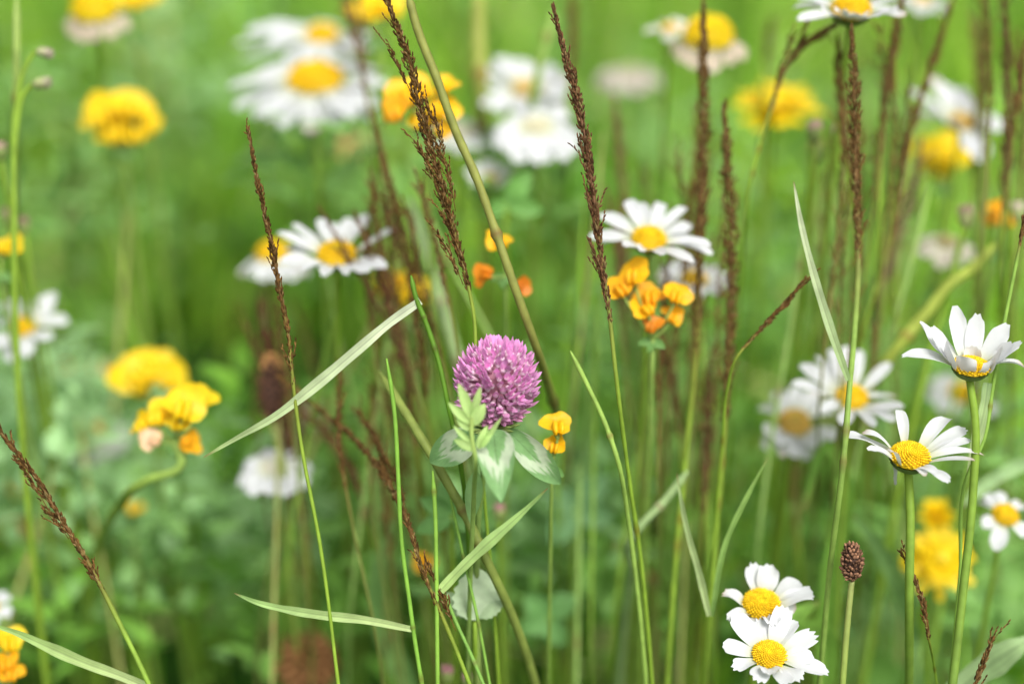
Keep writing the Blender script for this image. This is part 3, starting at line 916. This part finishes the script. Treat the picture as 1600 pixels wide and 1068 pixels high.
stalk([(1440, 220), (1424, 300), (1400, 380), (1376, 460), (1362, 560), (1350, 700, .56)], .52, 330, 13, 'broad smoky brown panicle right of the pale narrow blade', stemw=8, col=(.20, .14, .085), dens=.6, splay=.6)
stalk([(470, 640), (520, 690), (560, 760), (585, 850), (600, 990, .55)], .51, 200, 8, 'blurred brown panicle bending under the long pale blade', stemw=6, col=PURP, splay=.5)
stalk([(1520, 30), (1528, 90), (1530, 160), (1526, 300, .6)], .56, 110, 11, 'blurred brown panicle tip above the ragged white daisy', stemw=7, col=(.20, .12, .05))

BRNG = random.Random(21)
for x0, x1, y0, y1, dx, n_, d0, d1, hl, c_, lab in (
        (385, 480, 430, 620, 60, 6, .50, .60, 240, (.13, .065, .025), 'thin blurred red-brown stalk in the tangle left of the long pale blade'),
        (560, 660, 230, 430, 60, 9, .46, .53, 240, (.14, .075, .025), 'thin blurred brown stalk in the tangle between soft daisy and pink clover'),
        (520, 640, 560, 720, 70, 6, .46, .53, 160, (.14, .07, .022), 'thin blurred brown stalk in the low tangle left of the clover leaves'),
        (1050, 1150, 60, 420, -20, 9, .47, .54, 330, (.15, .085, .025), 'thin blurred brown stalk in the bunch right of the spread daisy'),
        (1310, 1430, 20, 260, -20, 10, .47, .56, 300, (.16, .10, .03), 'thin blurred brown stalk in the bunch below the top right daisy'),
        (1520, 1600, -20, 120, -10, 6, .49, .56, 240, (.15, .12, .03), 'thin blurred olive-brown stalk in the bunch at the upper right edge'),
        (940, 1010, 200, 420, 30, 5, .50, .58, 220, (.17, .10, .045), 'thin blurred brown stalk in the gap left of the spread daisy')):
    for _ in range(n_):
        x, y, dd, l_ = BRNG.uniform(x0, x1), BRNG.uniform(y0, y1), BRNG.uniform(d0, d1), dx * BRNG.uniform(.2, 1.6)
        b_ = BRNG.uniform(-22, 22)
        stalk([(x, y), (x + l_ * .25 + b_, y + 110), (x + l_ * .6 + b_, y + 240), (x + l_ + b_ * .3, y + 400), (x + l_ * 1.3, y + 620, dd + .04)], dd, hl * BRNG.uniform(.7, 1.2), BRNG.uniform(3, 7), lab, stemw=4.5, stemc=(.22, .26, .06), col=c_, dens=.45, splay=BRNG.uniform(.25, .6))

# stalks without heads, carrying blades
stalk([(642, 430), (650, 465), (664, 500), (684, 560), (702, 640), (722, 740, .43), (735, 900, .44)], .42, 0, 0, 'dark green stalk holding the long pale blade left of the clover', stemw=8, stemc=(.11, .24, .02),
      blades=(([(318, 714, .425), (370, 684, .422), (430, 650), (500, 596), (560, 545), (610, 503), (657, 470)], .42, 8.2, (.46, .62, .24), .15, .22, (.74, .80, .58)),))
stalk([(604, 560), (616, 640), (622, 740), (628, 850), (640, 940), (646, 985), (662, 1085)], .42, 0, 0, 'thin bright green stalk with low pale blade reaching left at the bottom', stemw=7, stemc=(.20, .40, .05),
      blades=(([(366, 926), (400, 940), (445, 951), (500, 960), (570, 968), (646, 983)], .42, 7, (.30, .50, .15), .2, .25, (.60, .74, .32)),))
stalk([(676, 735), (680, 800), (682, 900), (683, 990), (684, 1085)], .42, 0, 0, 'thin upright green stalk with short pale blade below the clover leaves', stemw=7, stemc=(.24, .44, .06),
      blades=(([(856, 762, .415), (810, 806), (760, 850), (720, 888), (688, 922)], .42, 9, (.36, .56, .18), .25, .3, (.50, .68, .24)),))
stalk([(700, 760), (722, 860), (745, 960), (768, 1085)], .43, 0, 0, 'thin green stalk below the clover stem', stemw=5, stemc=(.20, .38, .06))
stalk([(690, 915), (712, 970), (735, 1020), (760, 1080)], .425, 0, 0, 'short thin green stalk slanting right at the bottom', stemw=6, stemc=(.22, .42, .08))
stalk([(592, 580, .445), (640, 655, .435), (688, 735), (728, 806), (762, 878), (800, 960, .44), (840, 1080, .46)], .43, 0, 0, 'thick olive stem slanting below the clover leaves from left', stemw=15, stemc=(.22, .28, .06), name='bare_stem')
stalk([(891, 548), (918, 602), (945, 660), (964, 715), (980, 800, .43), (1000, 960, .44)], .42, 0, 0, 'bright green pointed stalk right of the small orange trefoil', stemw=8, stemc=(.30, .46, .09))
stalk([(26, -14), (26, 100), (24, 200, .49), (22, 330, .53), (20, 440, .62)], .48, 0, 0, 'blurred yellow-green stem along the left edge with beige spikelets', stemw=13, stemc=(.30, .42, .10), name='bare_stem')
stalk([(748, -14), (748, 40), (750, 110), (756, 260, .62)], .58, 0, 0, 'blurred yellowish stem at the top beside the pale-centred daisy', stemw=22, stemc=(.36, .40, .09), name='bare_stem')
stalk([(866, 20), (855, 60), (842, 110), (830, 260, .6)], .55, 0, 0, 'blurred light green stalk behind the tip of the tall purplish panicle', stemw=14, stemc=(.30, .46, .10))
stalk([(640, 310), (668, 400), (692, 480), (715, 560), (735, 700, .58)], .53, 0, 0, 'blurred pale green stalk running down towards the clover from upper left', stemw=17, stemc=(.36, .50, .22))
stalk([(1556, 380), (1520, 418), (1488, 440), (1446, 490), (1400, 545), (1352, 640, .56)], .50, 0, 0, 'blurred yellow-green branching stem under the orange petals at right', stemw=18, stemc=(.36, .44, .07), name='bare_stem')
stalk([(1075, 735), (1040, 780), (1000, 822), (985, 900, .5)], .47, 0, 0, 'blurred pale green blade-like stalk right of the low centre stems', stemw=13, stemc=(.34, .48, .20))
stalk([(1265, 230), (1272, 300), (1278, 400), (1280, 560, .6)], .56, 0, 0, 'blurred green stem below the beige buds of the yellow dome', stemw=12, stemc=(.30, .42, .09), name='bare_stem')


for x0, x1, y0, y1, dx, n_, lab in (
        (430, 640, 150, 700, 150, 11, 'hair-thin green stem slanting through the blurred grass left of the clover'),
        (60, 330, 300, 800, 110, 4, 'hair-thin green stem in the blurred grass at the far left'),
        (900, 1180, 200, 750, -40, 13, 'hair-thin green stem in the blurred grass under the spread daisy'),
        (1200, 1580, 150, 800, -60, 13, 'hair-thin green stem in the blurred grass among the right-hand daisies')):
    for q in range(n_):
        x, y, dd = BRNG.uniform(x0, x1), BRNG.uniform(y0, y1), BRNG.uniform(.49, .63)
        l_ = dx * BRNG.uniform(-1.1, 2.0)
        c_ = BRNG.choice(((.28, .46, .06), (.22, .40, .05), (.42, .44, .14), (.34, .52, .14)))
        stalk([(x, y), (x + l_ * .3, y + 130), (x + l_ * .75, y + 280), (x + l_ * 1.2, y + 460), (x + l_ * 1.4, y + 640, dd + .04)], dd, 0, 0, lab, stemw=BRNG.uniform(4, 8), stemc=c_)


def single_blade(pts, d, W, label, c, c2=None, tw=.2):
    wp = PX(pts[-1], d)
    base = np.array([wp[0], wp[1] + .02, 0])
    root = thing('grass_plant', label, 'grass blade', base, 'broad grass blades')
    mb = MB()
    blade_mesh(mb, pts, d, W, c, tw, .3, c2)
    obj('leaf_blade', mb, 'blade', root)
    sp = to_ground([PX(pts[-2], d), wp])[1:]
    obj('stem', stem_mesh(sp, W * K * d * .45, c2 or c), 'stem', root)


single_blade([(-30, 972), (20, 986), (70, 1008), (130, 1034), (190, 1056), (250, 1082)], .425, 8.5, 'pale narrow blade crossing the lower left corner', (.32, .52, .13), (.58, .70, .32))
single_blade([(1500, 792, .50), (1530, 765, .50), (1570, 738, .50), (1640, 715, .51)], .50, 11, 'soft pale blade at the right edge beside the tall daisy stem', (.42, .60, .30), (.36, .56, .24))
single_blade([(1620, 990, .45), (1580, 1015, .45), (1530, 1050, .455), (1480, 1095, .46)], .45, 22, 'broad pale blade in the lower right corner', (.34, .50, .22), (.36, .50, .24))
single_blade([(1330, 800, .50), (1370, 850, .51), (1400, 905, .52), (1430, 1000, .54)], .51, 14, 'blurred pale blade right of the plantain head', (.24, .42, .14))
single_blade([(1280, 940, .48), (1250, 958, .48), (1240, 970, .48), (1285, 990, .49), (1288, 1090, .50)], .48, 18, 'blurred green folded blade beside the lower two daisies', (.26, .48, .08))
single_blade([(620, 800, .5), (590, 900, .51), (600, 980, .52), (640, 1080, .53)], .51, 18, 'blurred broad green blade at the bottom left of the thin stalks', (.24, .44, .13))
single_blade([(1255, 800, .5), (1300, 700, .5), (1318, 760, .5), (1296, 900, .51), (1285, 1080, .52)], .50, 15, 'blurred bright green blade behind the plantain stem', (.26, .50, .08))


# ------------------------------------------------------------------ plantain head
def plantain(cx, cy, d, h, w_, label, stem, col=(.17, .095, .06), stemw=9, tip=None):
    random.seed(int(cx))
    k = K * d
    C = P(cx, cy, d)
    top = C + UPV * h / 2 * k
    bot = C - UPV * h / 2 * k
    sp = to_ground([bot] + [PX(q, d) for q in stem])
    root = thing('plantain', label, 'plantain', sp[-1])
    obj('stem', stem_mesh(sp, stemw * k / 2, (.30, .34, .11), GSTEM), 'stem', root)
    mb = MB()
    mb.ellipsoid(C, (RGT * w_ / 2 * k * .7, FWD * w_ / 2 * k * .7, UPV * h / 2 * k * .9), (.07, .04, .03))
    n = 150
    for i in range(n):
        z = -1 + 2 * (i + .5) / n
        an = i * 2.39996
        rr = math.sqrt(max(0, 1 - z * z)) ** .8
        nn = RGT * rr * math.cos(an) + FWD * rr * math.sin(an)
        p = C + UPV * z * h / 2 * k * .92 + nn * w_ / 2 * k * .78
        dr = nrm(nn + UPV * (.7 + .6 * z) + np.array([random.uniform(-.5, .5) for _ in range(3)]))
        p = p + nn * k * random.uniform(-1.5, 2.5) + UPV * k * random.uniform(-2.5, 2.5)
        l = k * random.uniform(6, 10)
        kc = np.array(col) * random.uniform(.5, 2.1)
        if tip and z > .62:
            kc = np.array(tip) * random.uniform(.8, 1.1)
        mb.spindle(p - dr * l * .4, p + dr * l * .6, k * random.uniform(1.9, 3.0), tuple(kc), 5, c2=tuple(kc * np.array([1.2, 1.1, 1.0])))
    obj('seed_head', mb, 'seed', root)
    return root


plantain(1331, 877, .42, 60, 36, 'dry brown plantain head on a straight stem at lower right', [(1327, 945), (1321, 1010), (1315, 1090)])
plantain(424, 606, .515, 110, 46, 'blurred dark plantain head with an orange tip left of the pale blade', [(436, 700), (450, 850, .53)], col=(.12, .06, .04), tip=(.62, .34, .14))


# ------------------------------------------------------------------ buds and small heads
def bud(cx, cy, d, s, label, col, cal=(.26, .34, .10), ang=90, stem=None):
    random.seed(int(cx + cy))
    k = K * d
    C = P(cx, cy, d)
    ax = nrm(RGT * math.cos(R(ang)) + UPV * math.sin(R(ang)))
    lo = C - ax * s * k * .6
    sp = to_ground([lo] + [PX(q, d) for q in stem]) if stem else auto_stem(lo, random.uniform(-.1, .1), .02)
    root = thing('flower_bud', label, 'bud', sp[-1], 'small buds among the grass')
    obj('stem', stem_mesh(sp, s * k * .14, GSTEM), 'stem', root)
    mb = MB()
    for i in range(14):
        an = i * 2.39996
        a = nrm(np.cross(ax, [.2, .9, .3])); b = np.cross(ax, a)
        rv = a * math.cos(an) + b * math.sin(an)
        mb.spindle(C + rv * s * k * .14 - ax * s * k * .2, C + rv * s * k * random.uniform(.1, .3) + ax * s * k * random.uniform(.4, .62), s * k * .16, tuple(np.array(col) * random.uniform(.8, 1.15)), 6)
    obj('petal_tuft', mb, 'petal', root)
    mb = MB()
    mb.spindle(lo, C + ax * s * k * .2, s * k * .34, cal, 10, ((0, .2), (.3, .85), (.7, 1), (1, .9)))
    obj('calyx', mb, 'stem', root)


bud(2, 236, .50, 26, 'pinkish bud at the left edge beside the blurred yellow-green stem', (.50, .33, .28))
bud(10, 338, .53, 26, 'purplish bud just above the single yellow trefoil bud', (.36, .22, .20))
bud(38, 352, .52, 26, 'dull pink bud right of the single yellow trefoil bud', (.34, .18, .17))
bud(1272, 206, .50, 34, 'beige bud on the left below the yellow dome', (.64, .44, .34))
bud(1308, 209, .50, 27, 'smaller beige bud on the right below the yellow dome', (.66, .44, .36))
bud(1508, 338, .51, 34, 'beige spotted bud above the faded daisy at right', (.50, .36, .26), (.36, .40, .16), stem=[(1495, 400), (1480, 450)])
bud(1590, 330, .51, 30, 'pale bud at the right edge beside orange petals', (.62, .52, .42), (.36, .42, .16))
bud(1275, 236, .51, 36, 'greenish bud under the beige pair near the yellow dome', (.44, .44, .14))
bud(780, 800, .49, 26, 'pinkish bud in the foliage below the clover leaves', (.50, .26, .26))
bud(700, 1052, .47, 26, 'pinkish bud at the bottom edge beside the arched panicle', (.48, .24, .25))
bud(730, 1062, .47, 22, 'pale pink bud at the bottom edge right of the arched panicle', (.55, .36, .32))
bud(1018, 905, .56, 20, 'tiny orange-brown bud in the green right of centre bottom', (.5, .26, .08))
bud(70, 82, .475, 24, 'beige spikelet held out from the blurred yellow-green stem, upper of two', (.50, .44, .32), (.40, .42, .22), ang=-8, stem=[(42, 100), (26, 160), (22, 300)])
bud(66, 130, .475, 28, 'beige spikelet held out from the blurred yellow-green stem, lower of two', (.46, .44, .28), (.38, .42, .18), ang=8, stem=[(40, 142), (26, 200), (22, 340)])


def withered(cx, cy, d, r, label, col):
    random.seed(int(cx * 2))
    k = K * d
    C = P(cx, cy, d)
    sp = auto_stem(C, .02, .02)
    root = thing('withered_clover', label, 'withered clover', sp[-1])
    obj('stem', stem_mesh(sp, 5 * k, (.25, .22, .08)), 'stem', root)
    mb = MB()
    for i in range(160):
        z = 1 - 2 * (i + .5) / 160
        an = i * 2.39996
        q = math.sqrt(1 - z * z)
        n0 = np.array([q * math.cos(an), q * math.sin(an), z])
        dr = nrm(n0 + np.array([0, 0, -.4]))
        mb.spindle(C + n0 * r * k * .5, C + n0 * r * k * .5 + dr * r * k * random.uniform(.4, .6), r * k * .10, tuple(np.array(col) * random.uniform(.6, 1.4)), 5)
    obj('flower_head', mb, 'seed', root)


withered(478, 1036, .555, 54, 'blurred withered brown clover head at the bottom edge', (.30, .15, .06))
withered(660, 870, .62, 30, 'small withered reddish clover head behind the thin green stalks', (.26, .10, .07))


def leafy_plant(leaves, d, J, label, col, r=3.5, toothed=False, name='leafy_plant'):
    random.seed(int(J[0] + J[1]))
    Jp = P(J[0], J[1], d)
    sp = auto_stem(Jp, 0, .01)
    root = thing(name, label, 'leafy plant', sp[-1], 'broad-leaved plants')
    obj('stem', stem_mesh(sp, r * K * d, GSTEM), 'stem', root)
    tooth = .07 if 'rounded' in label else 0
    for q in leaves:
        b, t, W = q[:3]
        c = q[3] if len(q) > 3 else col
        mb = MB()
        leaf_px(mb, b, t, W, d, tuple(np.array(c) * random.uniform(.9, 1.1)), arch=.08, cup=.25, nl=40 if tooth else 12, nw=7, twist=random.uniform(-.4, .4), tooth=tooth)
        obj('leaf', mb, 'leaf', root)


leafy_plant([((742, 968), (744, 884), 40, (.52, .64, .42)), ((735, 962), (698, 925), 16, (.46, .60, .36)), ((748, 962), (790, 930), 17, (.46, .60, .36))], .44, (742, 972), 'pale rounded leaf beside the short pale blade below the clover', PALE)
leafy_plant([((705, 800), (655, 778), 15), ((705, 800), (690, 745), 15), ((708, 800), (760, 770), 15), ((705, 810), (650, 830), 16), ((708, 806), (745, 830), 13)], .465, (706, 806), 'soft green clover leaves under the left marked leaf', (.17, .36, .10))
leafy_plant([((900, 790), (950, 740), 22), ((898, 790), (850, 770), 22), ((900, 800), (960, 810), 20), ((896, 800), (860, 850), 22)], .54, (898, 800), 'blurred bluish-green leaves right of the clover stem', (.22, .42, .18))
leafy_plant([((860, 960), (900, 930), 22), ((858, 960), (820, 930), 22), ((860, 965), (880, 1010), 20), ((856, 962), (815, 985), 20)], .53, (858, 966), 'blurred green leaves near the bottom right of the clover stem', (.20, .42, .13))
leafy_plant([((790, 315), (830, 270), 18), ((790, 315), (760, 335), 14), ((792, 318), (850, 330), 16)], .52, (790, 320), 'blurred green leaves above the sparse orange buds', (.18, .40, .09))

# ------------------------------------------------------------------ ground and the meadow behind
mb = MB()
G = 30
xs = np.concatenate([np.linspace(-80, -3, 12), np.linspace(-2.5, 2.5, 61), np.linspace(3, 80, 12)])
ys = np.concatenate([np.linspace(-60, -.8, 10), np.linspace(-.6, 4, 61), np.linspace(5, 150, 14)])
rows = [[(x, y, -.003 + .012 * noise.noise(Vector((x * 6, y * 6, 0))) * (1 if abs(x) < 3 and y < 5 else 0) - .008) for x in xs] for y in ys]
mb.grid(rows, (.5, .5, .5))
gm = bpy.data.materials.new('soil_and_moss')
gm.use_nodes = True
t = gm.node_tree
b = t.nodes['Principled BSDF']
b.inputs['Roughness'].default_value = .95
b.inputs['Specular IOR Level'].default_value = .1
tc = t.nodes.new('ShaderNodeTexCoord')
nz = t.nodes.new('ShaderNodeTexNoise')
nz.inputs['Scale'].default_value = 22
nz.inputs['Detail'].default_value = 6
cr = t.nodes.new('ShaderNodeValToRGB')
cr.color_ramp.elements[0].color = (.012, .030, .004, 1)
cr.color_ramp.elements[0].position = .35
cr.color_ramp.elements[1].color = (.022, .075, .006, 1)
cr.color_ramp.elements[1].position = .65
t.links.new(tc.outputs['Object'], nz.inputs['Vector'])
t.links.new(nz.outputs['Fac'], cr.inputs['Fac'])
t.links.new(cr.outputs[0], b.inputs['Base Color'])
M['ground'] = gm
g = obj('ground', mb, 'ground')
g['kind'] = 'structure'


def project_arr(p):
    q = p - CAM
    d = q @ FWD
    dd = np.where(np.abs(d) < 1e-6, 1e-6, d)
    return 800 + (q @ RGT) / (K * dd), 534 - (q @ UPV) / (K * dd), d


def near_mask(pts, near):
    """True where any point of a blade would stand in the open space in front of the sharp flowers"""
    sh = pts.shape
    x, y, d = project_arr(pts.reshape(-1, 3))
    bad = (d < near) & (x > -160) & (x < 1760) & (y > -160) & (y < 1230) & (d > -.05)
    return bad.reshape(sh[0], sh[1]).any(axis=1)


def fbm(x, y, s, off):
    return np.array([noise.fractal(Vector((a * s + off, b_ * s, off * .7)), 1.0, 2.0, 3) for a, b_ in zip(x, y)])


def field(name, label, pos, h, wid, lean, cols, rows_n, near, shape, z0=None):
    n = len(pos)
    u = np.linspace(0, 1, rows_n)
    an = RNG.uniform(0, 2 * np.pi, n)
    ld = np.stack([np.cos(an), np.sin(an), np.zeros(n)], 1)
    side = np.stack([-np.sin(an), np.cos(an), np.zeros(n)], 1)
    cen = pos[:, None, :] + ld[:, None, :] * (lean * h)[:, None, None] * (u[None, :, None] ** 2) + np.array([0, 0, 1.0])[None, None, :] * (h[:, None] * (u[None, :] - .35 * lean[:, None] * u[None, :] ** 2))[:, :, None]
    if z0 is not None:
        cen[:, :, 2] += z0[:, None]
    keep = ~near_mask(cen, near)
    cen, side, wid, cols = cen[keep], side[keep], wid[keep], cols[keep]
    n = len(cen)
    pr = shape(u)
    L = cen - side[:, None, :] * (wid[:, None] * pr[None, :])[:, :, None]
    Rr = cen + side[:, None, :] * (wid[:, None] * pr[None, :])[:, :, None]
    v = np.stack([L, Rr], 2).reshape(-1, 3)
    idx = (np.arange(n) * rows_n * 2)[:, None] + (np.arange(rows_n - 1) * 2)[None, :]
    f = np.stack([idx, idx + 1, idx + 3, idx + 2], -1).reshape(-1, 4)
    c = np.repeat(cols, rows_n * 2, axis=0)
    me = make_mesh(name, v.tolist(), f.tolist(), c)
    me.materials.append(M['field'])
    o = bpy.data.objects.new(name, me)
    SC.collection.objects.link(o)
    o['kind'] = 'stuff'
    o['label'] = label
    o['category'] = 'grass' if 'grass' in name else 'ground cover'
    return o


def scatter(n, x0, x1, y0, y1):
    return np.stack([RNG.uniform(x0, x1, n), RNG.uniform(y0, y1, n), np.zeros(n)], 1)


# thick and thin places in the sward: patches (pixel of the patch at canopy height, radius in metres, strength)
def canopy(px, py, z=.12):
    r = P(px, py, 1.0) - CAM
    return CAM + r * ((CAMZ - z) / -r[2])


GAPS = [(canopy(*q[:2]), q[2] * 1.05, q[3]) for q in (
    (330, 520, .11, 1.2), (300, 420, .10, 1.1), (560, 470, .08, 1), (660, 900, .07, 1), (420, 980, .10, 1.2), (1340, 760, .05, .7), (110, 235, .07, .8), (500, 540, .07, .8), (400, 900, .08, 1), (560, 930, .07, .9), (330, 960, .08, 1), (230, 880, .05, .7),
    (1270, 860, .06, .8), (1010, 820, .06, .8), (880, 320, .05, .5), (1180, 700, .05, .6), (930, 560, .05, .5), (1500, 990, .05, .6), (1080, 130, .06, .5), (650, 1000, .05, .6), (730, 620, .05, .5))]
TUFTS = [(canopy(*q[:2]), q[2], q[3]) for q in (
    (300, 800, .07, 1), (420, 830, .06, 1), (110, 740, .08, 1), (60, 620, .07, 1), (130, 600, .07, 1), (280, 80, .10, 1), (250, 180, .09, .8), (120, 420, .06, .8), (1000, 160, .10, .8), (1250, 300, .08, .8),
    (860, 850, .06, 1), (950, 800, .05, .8), (1450, 560, .07, .7), (1560, 420, .07, .7), (1420, 1000, .06, .6), (560, 300, .07, .6), (880, 960, .05, .8), (30, 850, .05, .7), (1550, 930, .05, .8), (1110, 620, .05, .6))]


def patch(pos, L):
    o = np.zeros(len(pos))
    for c, r, a in L:
        o += a * np.exp(-((pos[:, 0] - c[0]) ** 2 + (pos[:, 1] - c[1]) ** 2) / (r * r))
    return np.clip(o, 0, 1.2)


# upright grass
n = 30000
pos = scatter(n, -1.3, 1.3, .35, 2.7)
gap = patch(pos, GAPS)
pos = pos[RNG.random(n) > gap * .9]
n = len(pos)
gap = patch(pos, GAPS)
ns = fbm(pos[:, 0], pos[:, 1], 5.0, 3.1)
rt = np.clip((pos[:, 0] + .15) / .5, 0, 1)
h = RNG.uniform(.09, .27, n) * (1 + .4 * ns) * (1 - .6 * np.minimum(1, gap))
mix = RNG.random(n)[:, None]
hue = np.clip(.45 + .9 * ns + .35 * rt + RNG.normal(0, .25, n), 0, 1)[:, None]
ca, cb, cc, cd = np.array([.13, .34, .016]), np.array([.44, .63, .065]), np.array([.20, .45, .08]), np.array([.62, .62, .26])
cols = (ca * (1 - mix) + cb * mix) * hue + (ca * .8 * (1 - mix) + cc * mix) * (1 - hue)
dry = (RNG.random(n) < .12)[:, None]
n2 = fbm(pos[:, 0], pos[:, 1], 17.0, 21.3)
h *= np.clip(.85 + 1.1 * n2, .35, 1.5)
cols = np.where(dry, cd * .9, cols) * (RNG.uniform(.75, 1.2, n) * np.clip(.92 + 1.6 * n2, .35, 1.6))[:, None]
field('meadow_grass', 'blurred green grass filling the meadow behind the flowers', pos, h, RNG.uniform(.0009, .0040, n), RNG.uniform(.05, .9, n), cols, 6, .545, lambda u: np.minimum(1, 1.02 - u ** 2))
# broad low leaves
n = 30000
pos = scatter(n, -1.3, 1.3, .35, 2.7)
ns = fbm(pos[:, 0], pos[:, 1], 6.0, 9.7)
gap, tuf = patch(pos, GAPS), patch(pos, TUFTS)
keep = RNG.random(n) < np.clip(.26 + .9 * ns + .6 * tuf, .04, 1) * (1 - .95 * np.minimum(1, gap))
pos, ns, gap, tuf = pos[keep], ns[keep], gap[keep], tuf[keep]
n = len(pos)
z0 = np.abs(RNG.normal(.055, .05, n)) * (1 + .8 * ns) + tuf * RNG.uniform(.02, .10, n)
z0 = np.clip(z0, .005, .21) * (1 - .6 * np.minimum(1, gap))
mix = np.clip(RNG.random(n) * .7 + .5 * tuf, 0, 1)[:, None]
cols = (np.array([.11, .30, .020]) * (1 - mix) + np.array([.35, .58, .18]) * mix) * RNG.uniform(.45, 1.35, n)[:, None]
sc_ = RNG.uniform(.8, 2.3, n)
# leafy clumps that stand nearer, between the flower stems
CL = [(60, 620, .63, 60, 50, 1.15), (130, 640, .66, 60, 46, 1.15), (40, 700, .60, 60, 50, 1.15), (110, 760, .60, 70, 56, 1.1), (300, 790, .62, 70, 50, 1), (420, 830, .66, 60, 44, 1), (760, 830, .57, 60, 30, .9), (880, 800, .58, 60, 30, .9), (250, 850, .62, 60, 26, .6),
      (850, 830, .58, 60, 34, .8), (930, 780, .60, 50, 26, .9), (820, 930, .57, 60, 30, .4), (660, 800, .58, 50, 26, .5), (730, 830, .58, 40, 20, .6), (1000, 930, .62, 60, 24, .3), (480, 240, .62, 60, 30, .5), (300, 100, .85, 80, 40, .9),
      (820, 320, .60, 50, 26, .4), (1240, 380, .70, 70, 30, .5), (1460, 560, .62, 70, 30, .3), (1180, 560, .66, 60, 24, .2), (1400, 980, .64, 60, 26, .8), (1560, 960, .58, 50, 26, .5), (1150, 850, .62, 50, 20, .2), (100, 330, .72, 70, 34, .5), (40, 150, .75, 60, 26, .5),
      (1560, 640, .60, 60, 24, .5), (1050, 210, .85, 80, 30, .6), (560, 640, .66, 50, 20, .3), (600, 820, .60, 70, 26, .3), (560, 960, .60, 70, 26, .2), (760, 900, .58, 60, 26, .4), (930, 880, .58, 60, 26, .3), (1120, 720, .60, 60, 24, .3), (1250, 900, .60, 60, 24, .4), (1380, 860, .60, 60, 24, .4), (360, 680, .64, 50, 18, .1), (180, 900, .60, 70, 30, .7), (330, 930, .64, 60, 20, .2), (620, 330, .66, 60, 20, .4), (1000, 560, .60, 50, 20, .4), (1500, 740, .60, 50, 20, .6), (470, 1000, .62, 60, 20, .3), (90, 960, .58, 60, 26, .2), (940, 560, .64, 50, 20, .4)]
ex = []
for (px_, py_, d_, sp_, m_, t_) in CL:
    for _ in range(int(m_ * 2.6)):
        ex.append(list(P(px_ + RNG.normal(0, sp_), py_ + RNG.normal(0, sp_ * .8), d_ + RNG.normal(0, .035))) + [t_])
ex = np.array(ex)
ex = ex[ex[:, 2] > .01]
ce = (np.array([.19, .42, .025]) * (1 - ex[:, 3:]) + np.array([.38, .62, .27]) * ex[:, 3:]) * RNG.uniform(.75, 1.2, len(ex))[:, None]
pos = np.concatenate([pos, np.concatenate([ex[:, :2], np.zeros((len(ex), 1))], 1)])
z0 = np.concatenate([z0, ex[:, 2]])
cols = np.concatenate([cols, ce])
sc_ = np.concatenate([sc_, RNG.uniform(.35, .95, len(ex))])
wd_ = .0058 * sc_ * np.concatenate([np.ones(n), np.full(len(ex), .72)])
n = len(pos)
field('ground_cover', 'blurred broad green leaves covering the ground between the stems', pos, (.013 * sc_), wd_, RNG.uniform(.1, 2.0, n), cols, 6, .545, lambda u: np.sin(np.pi * (.06 + .9 * u)) ** .7, z0)
